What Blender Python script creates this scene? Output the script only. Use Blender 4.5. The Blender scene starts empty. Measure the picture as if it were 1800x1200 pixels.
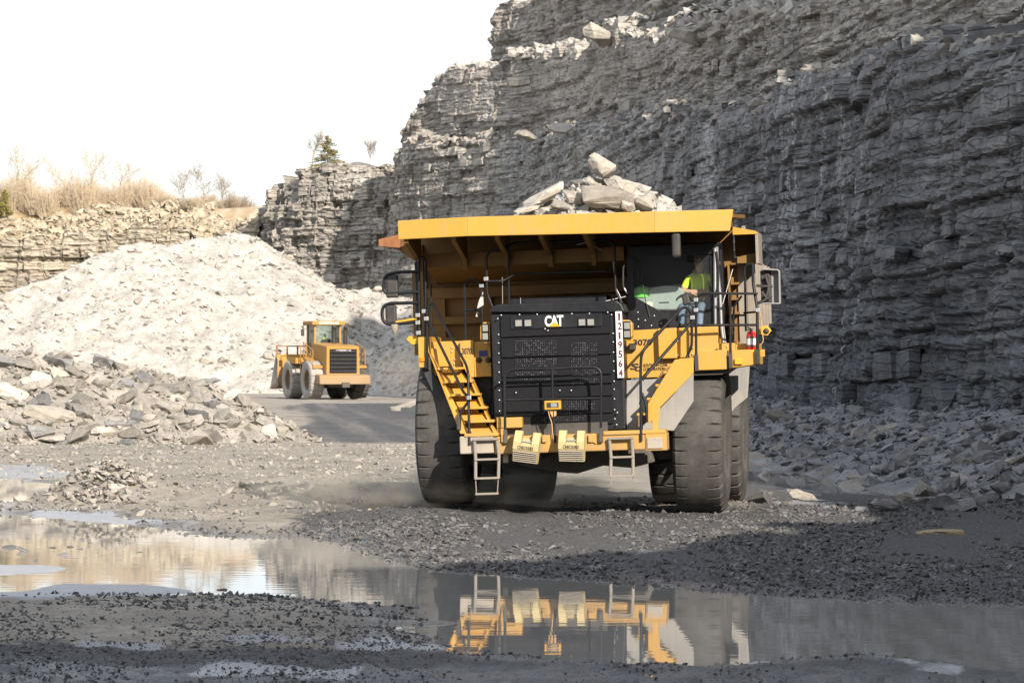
import bpy, bmesh, math, random
import numpy as np
from mathutils import Vector, Matrix
from mathutils import noise as mnoise

random.seed(7)
RS = np.random.RandomState(11)
SC = bpy.context.scene
COL = SC.collection
R = math.radians

# ------------------------------------------------------------------ camera
CAMZ = 2.7
cam_d = bpy.data.cameras.new('camera')
cam = bpy.data.objects.new('camera', cam_d)
COL.objects.link(cam)
cam.location = (0, 0, CAMZ)
cam.rotation_euler = (R(90) + math.atan(30 / 6000), 0, 0)
cam_d.sensor_width = 36
cam_d.lens = 120
cam_d.clip_start = 0.5
cam_d.clip_end = 6000
cam_d.dof.use_dof = True
cam_d.dof.focus_distance = 59
cam_d.dof.aperture_fstop = 8.0
SC.camera = cam

# ------------------------------------------------------------------ light
SUN_AZ, SUN_EL = R(25), R(27)          # the sun stands behind the camera, to its right
to_sun = Vector((math.sin(SUN_AZ) * math.cos(SUN_EL), -math.cos(SUN_AZ) * math.cos(SUN_EL), math.sin(SUN_EL)))
world = bpy.data.worlds.new('World')
SC.world = world
world.use_nodes = True
wn = world.node_tree
wn.nodes.clear()
wo = wn.nodes.new('ShaderNodeOutputWorld')
bg = wn.nodes.new('ShaderNodeBackground')
sky = wn.nodes.new('ShaderNodeTexSky')
sky.sky_type = 'NISHITA'
sky.sun_disc = False
sky.sun_elevation = SUN_EL
sky.sun_rotation = math.atan2(to_sun.x, to_sun.y)
sky.air_density = 1.0
sky.dust_density = 1.5
sky.ozone_density = 1.0
bg.inputs['Strength'].default_value = 0.12
veil = wn.nodes.new('ShaderNodeMix')          # thin bright cloud veil over the whole sky
veil.data_type = 'RGBA'
veil.inputs[0].default_value = 0.72
veil.inputs[7].default_value = (5.5, 5.75, 6.2, 1)
wn.links.new(sky.outputs[0], veil.inputs[6])
wn.links.new(veil.outputs[2], bg.inputs[0])
wn.links.new(bg.outputs[0], wo.inputs[0])
sd_ = bpy.data.lights.new('sun', 'SUN')
sd_.energy = 4.6
sd_.angle = R(0.5)
sd_.color = (1.0, 0.90, 0.78)
sun = bpy.data.objects.new('sun', sd_)
sun.rotation_euler = to_sun.to_track_quat('Z', 'Y').to_euler()
sun.location = (30, -60, 60)
COL.objects.link(sun)
SC.view_settings.view_transform = 'Standard'
SC.view_settings.look = 'None'
SC.view_settings.gamma = 1
SC.view_settings.use_curve_mapping = False
SC.view_settings.exposure = 0.9
SC.cycles.max_bounces = 6
SC.cycles.transparent_max_bounces = 8
SC.cycles.volume_bounces = 0
SC.cycles.use_denoising = True

# ------------------------------------------------------------------ numpy noise
def h2(ix, iy, seed=0):
    ix = np.asarray(ix).astype(np.int64); iy = np.asarray(iy).astype(np.int64)
    n = (ix * 374761393 + iy * 668265263 + seed * 2147483647 + 12345) & 0xffffffff
    n = ((n ^ (n >> 13)) * 1274126177) & 0xffffffff
    n = ((n ^ (n >> 16)) * 2246822519) & 0xffffffff
    n = n ^ (n >> 15)
    return (n & 0xffffff) / float(0xffffff)

def vn(x, y, seed=0):
    x = np.asarray(x, float); y = np.asarray(y, float)
    ix = np.floor(x); iy = np.floor(y)
    fx = x - ix; fy = y - iy
    fx = fx * fx * (3 - 2 * fx); fy = fy * fy * (3 - 2 * fy)
    a = h2(ix, iy, seed); b = h2(ix + 1, iy, seed); c = h2(ix, iy + 1, seed); d = h2(ix + 1, iy + 1, seed)
    return (a * (1 - fx) + b * fx) * (1 - fy) + (c * (1 - fx) + d * fx) * fy

def fbm(x, y, o=4, seed=0):
    t = 0; a = 0.5; s = 0
    for i in range(o):
        t = t + a * vn(x * 2 ** i, y * 2 ** i, seed + i * 17); s += a; a *= 0.5
    return t / s

def sm(a):
    a = np.clip(a, 0, 1)
    return a * a * (3 - 2 * a)

def W(px, py, Y):
    """point of the place seen at photograph pixel px,py at depth Y"""
    return Vector(((px - 900) / 6000 * Y, Y, CAMZ + (630 - py) / 6000 * Y))

# ------------------------------------------------------------------ materials
def nt(name):
    m = bpy.data.materials.new(name)
    m.use_nodes = True
    t = m.node_tree
    b = t.nodes['Principled BSDF']
    return m, t, b

def N(t, typ, **kw):
    n = t.nodes.new(typ)
    for k, v in kw.items():
        if k in n.inputs.keys():
            n.inputs[k].default_value = v
        else:
            setattr(n, k, v)
    return n

def ramp(t, fac, stops):
    r = t.nodes.new('ShaderNodeValToRGB')
    el = r.color_ramp.elements
    while len(el) < len(stops):
        el.new(0.5)
    for e, (p, c) in zip(el, stops):
        e.position = p
        e.color = (c, c, c, 1) if not isinstance(c, (tuple, list)) else (c[0], c[1], c[2], 1)
    t.links.new(fac, r.inputs[0])
    return r.outputs[0]

def mix(t, f, a, b, mode='MIX'):
    n = t.nodes.new('ShaderNodeMix')
    n.data_type = 'RGBA'
    n.blend_type = mode
    for k, v in ((0, f), (6, a), (7, b)):
        if hasattr(v, 'links'):
            t.links.new(v, n.inputs[k])
        elif k == 0:
            n.inputs[0].default_value = v
        else:
            n.inputs[k].default_value = (v[0], v[1], v[2], 1)
    return n.outputs[2]

def math_(t, op, a, b=0.0):
    n = t.nodes.new('ShaderNodeMath'); n.operation = op
    for k, v in ((0, a), (1, b)):
        if hasattr(v, 'links'):
            t.links.new(v, n.inputs[k])
        else:
            n.inputs[k].default_value = v
    return n.outputs[0]

def coord(t, scale=(1, 1, 1), kind='Object'):
    tc = t.nodes.new('ShaderNodeTexCoord')
    mp = t.nodes.new('ShaderNodeMapping')
    mp.inputs['Scale'].default_value = scale
    t.links.new(tc.outputs[kind], mp.inputs[0])
    return mp.outputs[0]

def noise(t, vec, scale, detail=4, rough=0.55):
    n = N(t, 'ShaderNodeTexNoise', Scale=scale, Detail=detail, Roughness=rough)
    t.links.new(vec, n.inputs['Vector'])
    return n.outputs['Fac']

def bump(t, b, h, strength, dist):
    n = N(t, 'ShaderNodeBump', Strength=strength, Distance=dist)
    t.links.new(h, n.inputs['Height'])
    t.links.new(n.outputs[0], b.inputs['Normal'])

M = {}

def paint(name, col, rough=0.45, dust=(0.34, 0.30, 0.25), dust_amt=0.5, low=1.6, spec=0.5, metal=0.0, scratches=0.3):
    """painted metal: dust and grime by noise, more of it low on the machine"""
    m, t, b = nt(name)
    v = coord(t)
    n1 = noise(t, v, 1.3, 5, 0.6)
    n2 = noise(t, v, 9.0, 5, 0.65)
    v3 = coord(t, (14, 14, 1.2))
    n3 = noise(t, v3, 1.5, 4)
    sep = t.nodes.new('ShaderNodeSeparateXYZ'); t.links.new(coord(t), sep.inputs[0])
    zz = math_(t, 'MULTIPLY', math_(t, 'SUBTRACT', low, sep.outputs['Z']), 0.55)
    zz = math_(t, 'MAXIMUM', zz, 0.0)
    f = math_(t, 'ADD', math_(t, 'MULTIPLY', n1, 0.55), math_(t, 'MULTIPLY', n2, 0.45))
    f = math_(t, 'ADD', f, zz)
    f = math_(t, 'ADD', f, math_(t, 'MULTIPLY', math_(t, 'SUBTRACT', n3, 0.5), scratches))
    f = ramp(t, f, [(0.42, 0.0), (0.95, dust_amt * 1.6)])
    c2 = mix(t, n2, [x * 0.90 for x in col], [min(1, x * 1.06) for x in col])
    t.links.new(mix(t, f, c2, dust), b.inputs['Base Color'])
    t.links.new(ramp(t, f, [(0, rough), (0.7, 0.85)]), b.inputs['Roughness'])
    b.inputs['Specular IOR Level'].default_value = spec
    b.inputs['Metallic'].default_value = metal
    bump(t, b, n2, 0.08, 0.01)
    M[name] = m
    return m

def flat(name, col, rough=0.6, metal=0.0, spec=0.5, var=0.15):
    m, t, b = nt(name)
    n = noise(t, coord(t), 12, 4)
    t.links.new(mix(t, n, [x * (1 - var) for x in col], [min(1, x * (1 + var)) for x in col]), b.inputs['Base Color'])
    b.inputs['Roughness'].default_value = rough
    b.inputs['Metallic'].default_value = metal
    b.inputs['Specular IOR Level'].default_value = spec
    M[name] = m
    return m

def rock(name, a, b_, random_obj=True, scale=3.0, tr=(0.62, 0.95, 1.28)):
    """stone: two tones by noise, a per-stone tone, fine relief"""
    m, t, b = nt(name)
    v = coord(t)
    n1 = noise(t, v, scale, 6, 0.65)
    n2 = noise(t, v, scale * 7, 5, 0.7)
    f = math_(t, 'ADD', math_(t, 'MULTIPLY', n1, 0.6), math_(t, 'MULTIPLY', n2, 0.4))
    c = mix(t, ramp(t, f, [(0.3, 0.0), (0.7, 1.0)]), a, b_)
    if random_obj:
        oi = t.nodes.new('ShaderNodeObjectInfo')
        tone = oi.outputs['Random']
    else:
        at = t.nodes.new('ShaderNodeAttribute'); at.attribute_name = 'tone'
        tone = at.outputs['Fac']
    k = ramp(t, tone, [(0.0, tr[0]), (0.5, tr[1]), (1.0, tr[2])])
    c = mix(t, 1.0, c, k, 'MULTIPLY')
    t.links.new(c, b.inputs['Base Color'])
    b.inputs['Roughness'].default_value = 0.92
    b.inputs['Specular IOR Level'].default_value = 0.25
    bump(t, b, f, 0.7, 0.06)
    M[name] = m
    return m

# limestone tones
rock('stone_pale', (0.26, 0.235, 0.20), (0.48, 0.445, 0.385))
rock('stone_grey', (0.15, 0.14, 0.124), (0.36, 0.335, 0.295))
rock('stone_dark', (0.098, 0.097, 0.099), (0.25, 0.246, 0.242))
rock('rubble_pale', (0.25, 0.236, 0.212), (0.465, 0.443, 0.405), False, 2.2, (0.70, 0.96, 1.12))
rock('rubble_grey', (0.175, 0.162, 0.142), (0.37, 0.343, 0.30), False, 2.0, (0.74, 0.97, 1.18))
rock('rubble_dark', (0.082, 0.083, 0.088), (0.225, 0.224, 0.228), False, 2.0)
rock('rubble_tan', (0.27, 0.225, 0.155), (0.48, 0.415, 0.315), False, 2.2, (0.72, 0.96, 1.12))
rock('pebble_dark', (0.052, 0.052, 0.054), (0.185, 0.18, 0.176), False, 4.0)
# ------------------------------------------------------------------ mesh helpers
def tag(o, label=None, cat=None, group=None, kind=None):
    if label: o['label'] = label
    if cat: o['category'] = cat
    if group: o['group'] = group
    if kind: o['kind'] = kind
    return o

def mesh_np(name, V, F, attrs=None, smooth=False):
    V = np.asarray(V, np.float32); F = np.asarray(F, np.int32)
    k = F.shape[1]
    me = bpy.data.meshes.new(name)
    me.vertices.add(len(V)); me.vertices.foreach_set('co', V.ravel())
    me.loops.add(F.size); me.loops.foreach_set('vertex_index', F.ravel())
    me.polygons.add(len(F))
    me.polygons.foreach_set('loop_start', np.arange(0, F.size, k, dtype=np.int32))
    if smooth:
        me.polygons.foreach_set('use_smooth', np.ones(len(F), bool))
    else:
        me.polygons.foreach_set('use_smooth', np.zeros(len(F), bool))
    me.update(calc_edges=True)
    for an, arr in (attrs or {}).items():
        a = me.attributes.new(an, 'FLOAT', 'POINT')
        a.data.foreach_set('value', np.asarray(arr, np.float32).ravel())
    return me

def link(name, me, mat=None, parent=None):
    o = bpy.data.objects.new(name, me)
    COL.objects.link(o)
    if mat is not None:
        me.materials.append(M[mat] if isinstance(mat, str) else mat)
    if parent is not None:
        o.parent = parent
    return o

def empty(name, loc=(0, 0, 0), rz=0.0):
    o = bpy.data.objects.new(name, None)
    COL.objects.link(o)
    o.location = loc
    o.rotation_euler = (0, 0, rz)
    o.empty_display_size = 0.3
    return o

class MB:
    def __init__(s):
        s.V = []; s.F = []; s.S = []
    def add(s, verts, faces, sm_=False):
        o = len(s.V)
        s.V += [tuple(v) for v in verts]
        s.F += [tuple(i + o for i in f) for f in faces]
        s.S += [sm_] * len(faces)
        return s
    def hexa(s, p):
        return s.add(p, [(3, 2, 1, 0), (4, 5, 6, 7), (0, 1, 5, 4), (1, 2, 6, 5), (2, 3, 7, 6), (3, 0, 4, 7)])
    def box(s, u0, u1, v0, v1, w0, w1):
        return s.hexa([(u0, v0, w0), (u1, v0, w0), (u1, v1, w0), (u0, v1, w0), (u0, v0, w1), (u1, v0, w1), (u1, v1, w1), (u0, v1, w1)])
    def prism(s, poly, v0, v1):
        """polygon given as (u,w), front at v0, back at v1"""
        a = sum(poly[i][0] * poly[(i + 1) % len(poly)][1] - poly[(i + 1) % len(poly)][0] * poly[i][1] for i in range(len(poly)))
        if a < 0: poly = poly[::-1]
        n = len(poly)
        vs = [(p[0], v0, p[1]) for p in poly] + [(p[0], v1, p[1]) for p in poly]
        fs = [tuple(range(n)), tuple(range(2 * n - 1, n - 1, -1))]
        fs += [(i, i + n, (i + 1) % n + n, (i + 1) % n) for i in range(n)]
        return s.add(vs, fs)
    def prism_x(s, poly, x0, x1):
        """polygon given as (v,w), swept along u"""
        n = len(poly)
        a = sum(poly[i][0] * poly[(i + 1) % n][1] - poly[(i + 1) % n][0] * poly[i][1] for i in range(n))
        if a < 0: poly = poly[::-1]
        vs = [(x1, p[0], p[1]) for p in poly] + [(x0, p[0], p[1]) for p in poly]
        fs = [tuple(range(n)), tuple(range(2 * n - 1, n - 1, -1))]
        fs += [(i, i + n, (i + 1) % n + n, (i + 1) % n) for i in range(n)]
        return s.add(vs, fs)
    def tube(s, pts, r, n=8, r1=None):
        pts = [Vector(p) for p in pts]
        m = len(pts)
        rs = [r + (r1 - r) * i / (m - 1) for i in range(m)] if r1 is not None else [r] * m
        up = None; rings = []
        for i in range(m):
            d = (pts[min(i + 1, m - 1)] - pts[max(i - 1, 0)]).normalized()
            if up is None:
                up = d.orthogonal().normalized()
            up = (up - d * up.dot(d))
            if up.length < 1e-5: up = d.orthogonal()
            up.normalize()
            sd = d.cross(up)
            rings.append([pts[i] + (up * math.cos(2 * math.pi * k / n) + sd * math.sin(2 * math.pi * k / n)) * rs[i] for k in range(n)])
        o = [p for g in rings for p in g]
        fs = []
        for i in range(m - 1):
            for k in range(n):
                k2 = (k + 1) % n
                fs.append((i * n + k, i * n + k2, (i + 1) * n + k2, (i + 1) * n + k))
        s.add(o, fs, True)
        s.add(rings[0], [tuple(range(n - 1, -1, -1))]); s.add(rings[-1], [tuple(range(n))])
        return s
    def lathe(s, prof, axis='x', n=24, c=(0, 0, 0), sm_=True):
        """profile of (radius, along) turned about an axis through c"""
        vs = []; m = len(prof)
        for k in range(n):
            a = 2 * math.pi * k / n
            for r, l in prof:
                q = {'x': (l, r * math.cos(a), r * math.sin(a)), 'y': (r * math.cos(a), l, r * math.sin(a)), 'z': (r * math.cos(a), r * math.sin(a), l)}[axis]
                vs.append((q[0] + c[0], q[1] + c[1], q[2] + c[2]))
        fs = [(k * m + j, ((k + 1) % n) * m + j, ((k + 1) % n) * m + j + 1, k * m + j + 1) for k in range(n) for j in range(m - 1)]
        return s.add(vs, fs, sm_)
    def build(s, name, mat, parent=None, xf=None, bevel=0.0, fix=False):
        V = np.array(s.V, float)
        if xf is not None: V = xf(V)
        me = bpy.data.meshes.new(name)
        me.from_pydata(V.tolist(), [], s.F)
        me.polygons.foreach_set('use_smooth', np.array(s.S, bool))
        if fix:
            bm = bmesh.new(); bm.from_mesh(me); bmesh.ops.recalc_face_normals(bm, faces=bm.faces); bm.to_mesh(me); bm.free()
        me.update()
        o = link(name, me, mat, parent)
        if bevel:
            md = o.modifiers.new('bevel', 'BEVEL'); md.width = bevel; md.segments = 2; md.limit_method = 'ANGLE'; md.angle_limit = R(40)
            md.harden_normals = False
        return o

# ------------------------------------------------------------------ stones
def make_rock(seed, n=16, flatness=1.0, boxy=0.6):
    rr = np.random.RandomState(seed)
    P = rr.uniform(-1, 1, (n, 3))
    P /= np.maximum(np.abs(P).max(1, keepdims=True) * boxy + np.linalg.norm(P, axis=1, keepdims=True) * (1 - boxy), 1e-6)
    P *= rr.uniform(0.72, 1.0, (n, 1))
    P *= np.array([1.0, rr.uniform(0.6, 0.95), rr.uniform(0.42, 0.8) * flatness])
    bm = bmesh.new()
    for p in P: bm.verts.new(p)
    r = bmesh.ops.convex_hull(bm, input=bm.verts)
    junk = [g for g in r['geom_interior'] if isinstance(g, bmesh.types.BMVert)]
    if junk: bmesh.ops.delete(bm, geom=junk, context='VERTS')
    bmesh.ops.triangulate(bm, faces=bm.faces)
    bm.verts.ensure_lookup_table(); bm.verts.index_update()
    V = np.array([v.co[:] for v in bm.verts]); F = np.array([[v.index for v in f.verts] for f in bm.faces])
    bm.free()
    return V, F

SMALL = [make_rock(s, 9) for s in range(14)]          # for loose stone in the mass
TINY = [make_rock(200 + s, 7) for s in range(14)]

def big_rock_mesh(seed, flatness=1.0):
    """boulder: faceted hull with chipped edges and uneven faces, about 100 triangles"""
    V, F = make_rock(seed, 20, flatness, 0.7)
    bm = bmesh.new()
    vs = [bm.verts.new(v) for v in V]
    for f in F:
        bm.faces.new([vs[i] for i in f])
    bmesh.ops.dissolve_limit(bm, angle_limit=R(16), verts=bm.verts, edges=bm.edges)
    bmesh.ops.bevel(bm, geom=list(bm.edges), offset=0.05, segments=1, affect='EDGES', clamp_overlap=True)
    bmesh.ops.triangulate(bm, faces=bm.faces)
    bmesh.ops.subdivide_edges(bm, edges=[e for e in bm.edges if e.calc_length() > 0.22], cuts=1, use_grid_fill=True)
    bmesh.ops.triangulate(bm, faces=bm.faces)
    rr = random.Random(seed)
    for v in bm.verts:
        q = v.co * 2.3 + Vector((seed * 3.1, 0, 0))
        n_ = mnoise.noise(q) * 0.07 + mnoise.noise(q * 2.7) * 0.045
        v.co += v.co.normalized() * n_ + Vector((rr.uniform(-1, 1), rr.uniform(-1, 1), rr.uniform(-1, 1))) * 0.022
    me = bpy.data.meshes.new('boulder')
    bm.to_mesh(me); bm.free()
    me.polygons.foreach_set('use_smooth', np.zeros(len(me.polygons), bool))
    return me

BOULDERS = {}
def boulder_mesh(mat, i, flatness=1.0):
    k = (mat, i, flatness)
    if k not in BOULDERS:
        me = big_rock_mesh(500 + i, flatness)
        me.materials.append(M[mat])
        BOULDERS[k] = me
    return BOULDERS[k]

def boulder(loc, size, mat='stone_grey', rot=None, idx=None, name='boulder', scale=None, flatness=1.0):
    i = random.randrange(16) if idx is None else idx
    o = bpy.data.objects.new(name, boulder_mesh(mat, i, flatness))
    COL.objects.link(o)
    o.location = loc
    o.rotation_euler = rot if rot is not None else (random.uniform(-.5, .5), random.uniform(-.5, .5), random.uniform(0, 6.28))
    o.scale = scale if scale is not None else (size, size, size)
    return o

def stones_mesh(name, P, S, protos, mat, tilt=0.6, parent=None, seed=3):
    """many loose stones joined into one mesh"""
    rr = np.random.RandomState(seed)
    n = len(P); P = np.asarray(P, float); S = np.asarray(S, float)
    pid = rr.randint(0, len(protos), n)
    tone = rr.uniform(0, 1, n)
    VV = []; FF = []; TT = []; off = 0
    for k, (pv, pf) in enumerate(protos):
        ii = np.where(pid == k)[0]
        if len(ii) == 0: continue
        a = rr.uniform(0, 6.283, len(ii)); b = rr.uniform(-tilt, tilt, len(ii)); c = rr.uniform(-tilt, tilt, len(ii))
        ca, sa, cb, sb, cc, sc_ = np.cos(a), np.sin(a), np.cos(b), np.sin(b), np.cos(c), np.sin(c)
        v = pv[None] * S[ii][:, None, None]
        x, y, z = v[..., 0], v[..., 1], v[..., 2]
        x, y = x * ca[:, None] - y * sa[:, None], x * sa[:, None] + y * ca[:, None]
        y, z = y * cb[:, None] - z * sb[:, None], y * sb[:, None] + z * cb[:, None]
        x, z = x * cc[:, None] + z * sc_[:, None], -x * sc_[:, None] + z * cc[:, None]
        v = np.stack([x, y, z], -1) + P[ii][:, None, :]
        VV.append(v.reshape(-1, 3))
        FF.append((pf[None] + (np.arange(len(ii)) * len(pv))[:, None, None] + off).reshape(-1, 3))
        TT.append(np.repeat(tone[ii], len(pv)))
        off += len(ii) * len(pv)
    me = mesh_np(name, np.concatenate(VV), np.concatenate(FF), {'tone': np.concatenate(TT)})
    return link(name, me, mat, parent)
# ------------------------------------------------------------------ ground, water, ice
ZW = -0.14                                         # level of the standing water
def wpoly(pts, z=ZW):
    return np.array([((px - 900) / 6000 * (6000 * (CAMZ - z) / (py - 630)), 6000 * (CAMZ - z) / (py - 630)) for px, py in pts])

WATER = [wpoly(p) for p in (
    [(-400, 892), (0, 900), (150, 905), (290, 925), (340, 938), (450, 946), (560, 941), (625, 962), (700, 986), (790, 1000), (1000, 1016),
     (1200, 1033), (1500, 1053), (1800, 1063), (2250, 1078), (2250, 1200), (1800, 1177), (1650, 1163), (1500, 1151), (1350, 1163),
     (1250, 1173), (1000, 1163), (840, 1150), (790, 1141), (735, 1122), (712, 1100), (706, 1082), (712, 1067), (640, 1059),
     (560, 1053), (400, 1044), (100, 1045), (-400, 1048)],
    [(-400, 838), (40, 840), (105, 848), (95, 868), (60, 884), (-400, 888)],
    [(1290, 826), (1420, 832), (1500, 845), (1560, 855), (1640, 863), (1600, 872), (1480, 868), (1400, 858), (1290, 847)])]

def sdf(x, y):
    """distance to the nearest shore line, negative over water"""
    best = np.full(x.shape, 1e9); inside = np.zeros(x.shape, bool)
    for P in WATER:
        ins = np.zeros(x.shape, bool)
        for i in range(len(P)):
            ax, ay = P[i]; bx, by = P[(i + 1) % len(P)]
            dx, dy = bx - ax, by - ay
            t = np.clip(((x - ax) * dx + (y - ay) * dy) / (dx * dx + dy * dy), 0, 1)
            best = np.minimum(best, (x - ax - t * dx) ** 2 + (y - ay - t * dy) ** 2)
            c = ((ay > y) != (by > y)) & (x < (bx - ax) * (y - ay) / (by - ay + 1e-12) + ax)
            ins ^= c
        inside |= ins
    d = np.sqrt(best)
    return np.where(inside, -d, d)

ICE = [
    [(-150, 988), (60, 987), (140, 992), (156, 998), (80, 1006), (0, 1010), (-150, 1009)],
    [(-150, 1050), (60, 1033), (110, 1022), (200, 1020), (300, 1028), (400, 1036), (532, 1041), (470, 1046), (330, 1045), (200, 1049), (60, 1054)],
    [(60, 897), (190, 902), (292, 915), (240, 920), (150, 915), (60, 906)],
    [(-150, 822), (60, 824), (132, 832), (120, 839), (0, 838), (-150, 834)],
    [(130, 1136), (300, 1135), (352, 1146), (320, 1157), (200, 1153), (120, 1147)],
    [(380, 1120), (480, 1117), (640, 1121), (790, 1131), (815, 1141), (700, 1146), (560, 1141), (400, 1134)],
    [(290, 1184), (420, 1172), (560, 1176), (640, 1186), (610, 1199), (420, 1204), (300, 1200)],
]
def ice_mask(x, y):
    """1 on the frozen mud shelves along the puddles"""
    best = np.zeros(x.shape)
    for pts in ICE:
        P = wpoly(pts, ZW + .02)
        P_ = WATER[:]
        d = np.full(x.shape, 1e9); ins = np.zeros(x.shape, bool)
        for i in range(len(P)):
            ax, ay = P[i]; bx, by = P[(i + 1) % len(P)]
            dx, dy = bx - ax, by - ay
            t = np.clip(((x - ax) * dx + (y - ay) * dy * .15) / (dx * dx + dy * dy * .15), 0, 1)
            d = np.minimum(d, (x - ax - t * dx) ** 2 + ((y - ay - t * dy) * .3) ** 2)
            ins ^= ((ay > y) != (by > y)) & (x < (bx - ax) * (y - ay) / (by - ay + 1e-12) + ax)
        d = np.sqrt(d) * np.where(ins, 1, -1) + (fbm(x * 2.2, y * .8, 4, 71) - .5) * .5
        best = np.maximum(best, sm((d + .03) / .18))
    return best

def seg_d(x, y, ax, ay, bx, by):
    dx, dy = bx - ax, by - ay
    t = np.clip(((x - ax) * dx + (y - ay) * dy) / (dx * dx + dy * dy), 0, 1)
    return np.sqrt((x - ax - t * dx) ** 2 + (y - ay - t * dy) ** 2), t

def ground_z(x, y, s=None):
    x = np.asarray(x, float); y = np.asarray(y, float)
    if s is None: s = sdf(x, y)
    near = (y < 140) & (y > 15)
    s = s + np.where(near, (fbm(x * 1.3, y * 0.6, 3, 5) - 0.5) * 1.0, 0)
    z = np.where(s > 0, ZW + 0.035 * sm(s / 0.5) + 0.105 * sm((s - 0.5) / 6.5), ZW - 0.22 * sm(-s / 1.6))
    # low windrow of graded stone left of the truck
    d, t = seg_d(x, y, -8.3, 66.5, -2.9, 65.2)
    z = z + 0.24 * np.exp(-(d / 0.8) ** 2) * (0.6 + 0.6 * fbm(x * 1.5, y, 3, 9))
    d2, t2 = seg_d(x, y, -8.6, 67.0, -7.0, 66.6)
    z = z + 0.30 * np.exp(-(d2 / 0.7) ** 2)
    # ruts left by passing machines
    for ax, ay, bx, by in ((-12, 63, 11, 50.5), (-12, 65.8, 11, 53.6), (-14, 80, 3, 63), (-14, 84, 4, 66), (-9, 37.2, 12, 33.6)):
        d, t = seg_d(x, y, ax, ay, bx, by)
        d = d + (vn(t * 14, t * 0, 8) - .5) * .5
        z = z - 0.035 * sm((0.75 - d) / 0.3) + 0.03 * np.exp(-((d - 1.0) / .25) ** 2) + 0.012 * sm((0.7 - d) / .2) * np.sin(t * 260 + d * 3)
    # the road crowns a little under the near side wheel
    z = z + 0.15 * np.exp(-(((x + 1.3) / 1.7) ** 2 + ((y - 60.6) / 4.0) ** 2))
    rough = (fbm(x * 0.7, y * 0.5, 4, 1) - 0.5) * 0.07 + (fbm(x * 3.1, y * 2.2, 3, 21) - 0.5) * 0.06
    rough = rough + (fbm(x * 2.3, y * 1.6, 3, 88) - .5) * .10 * sm((36.5 - y) / 3) + (fbm(x * 6, y * 4, 2, 89) - .5) * .05 * sm((40 - y) / 4)
    z = z + rough * np.where(s > -0.3, 1, 0.3) * sm((np.abs(s) + 0.25) / 1.2)
    return z

rows = np.concatenate([np.linspace(-90, 24, 30, False), np.linspace(24, 66, 250, False), np.linspace(66, 120, 130, False),
                       np.geomspace(120, 320, 70, False), np.geomspace(320, 3000, 20)])
cols = np.concatenate([np.linspace(-0.9, -0.125, 14, False), np.linspace(-0.125, 0.125, 430, False), np.linspace(0.125, 0.9, 14)])
GX = cols[None, :] * (rows[:, None] + 100); GY = np.repeat(rows[:, None], len(cols), 1)
S0 = sdf(GX, GY)
GZ = ground_z(GX, GY, S0)
ICEM = ice_mask(GX, GY)
GZ = np.where(ICEM > 0.02, np.maximum(GZ, ZW - 0.02 + 0.035 * ICEM), GZ)
wet_shade = sm((1.6 - S0) / 1.6) * 0.9
wet_shade = np.maximum(wet_shade, sm((34 - GY) / 4) * 0.75)
# Coarse dark road stone spread in front of the truck and to its right
coarse = sm((GX + 3.4 + (GY - 46) * 0.10) / 1.8) * sm((GY - 36) / 2) * sm((66.0 - GY) / 8) * 0.95
coarse = np.maximum(coarse, sm((34.5 - GY) / 3))
coarse = np.maximum(coarse, sm((GX - 3.5) / 1.5) * sm((100 - GY) / 20) * 0.75 * sm((GY - 30) / 4))
# cliff shade across the haul road to the loader, painted into the ground colour
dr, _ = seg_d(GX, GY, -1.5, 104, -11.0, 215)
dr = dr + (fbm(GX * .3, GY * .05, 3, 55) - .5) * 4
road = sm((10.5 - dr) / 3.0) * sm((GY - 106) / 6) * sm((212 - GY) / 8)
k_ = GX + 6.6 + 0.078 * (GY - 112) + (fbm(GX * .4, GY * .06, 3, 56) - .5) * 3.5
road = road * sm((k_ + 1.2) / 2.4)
wet_shade = np.clip(np.maximum(wet_shade, road * 0.55), 0, 1)
coarse = np.maximum(coarse, road * (0.36 + 0.50 * fbm(GX * 1.6 + GY * .13, GY * 0.03, 3, 57)))  # the road's painted shade darkens the ground through this mask too
fr = 0.6 * fbm(GX * 0.5, GY * 0.14, 4, 33) + 0.4 * fbm(GX * 2.6, GY * 0.9, 4, 34)
frost = 0.8 * sm((fr - 0.56) / 0.12) * np.maximum(sm((36 - GY) / 3), 0.75 * sm((6 - np.abs(S0)) / 3) * sm((GY - 40) / 3))
frost = np.maximum(frost, sm((fr - 0.57) / 0.10) * sm((GX - 3) / 2) * sm((GY - 50) / 8) * sm((110 - GY) / 10) * 0.7)
frost = np.maximum(frost, road * sm((fbm(GX * 0.8, GY * 0.06, 5, 44) - 0.56) / 0.14) * 0.32)
frost = np.maximum(frost, ICEM)
nr, nc = GX.shape
idx = np.arange(nr * nc).reshape(nr, nc)
FQ = np.stack([idx[:-1, :-1], idx[:-1, 1:], idx[1:, 1:], idx[1:, :-1]], -1).reshape(-1, 4)
m, t, b = nt('ground')
v = coord(t)
a_ = {}
for an in ('wet_shade', 'coarse', 'frost'):
    q = t.nodes.new('ShaderNodeAttribute'); q.attribute_name = an; a_[an] = q.outputs['Fac']
n1 = noise(t, v, 0.35, 6, 0.65); n2 = noise(t, v, 4.0, 6, 0.7); n3 = noise(t, v, 22, 4, 0.7)
dry = mix(t, ramp(t, n1, [(0.35, 0), (0.65, 1)]), (0.25, 0.226, 0.19), (0.44, 0.40, 0.34))
dry = mix(t, ramp(t, n2, [(0.4, 0), (0.62, 0.7)]), dry, (0.25, 0.225, 0.19))
dark = mix(t, ramp(t, n3, [(0.35, 0), (0.65, 1)]), (0.042, 0.042, 0.045), (0.15, 0.147, 0.145))
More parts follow.
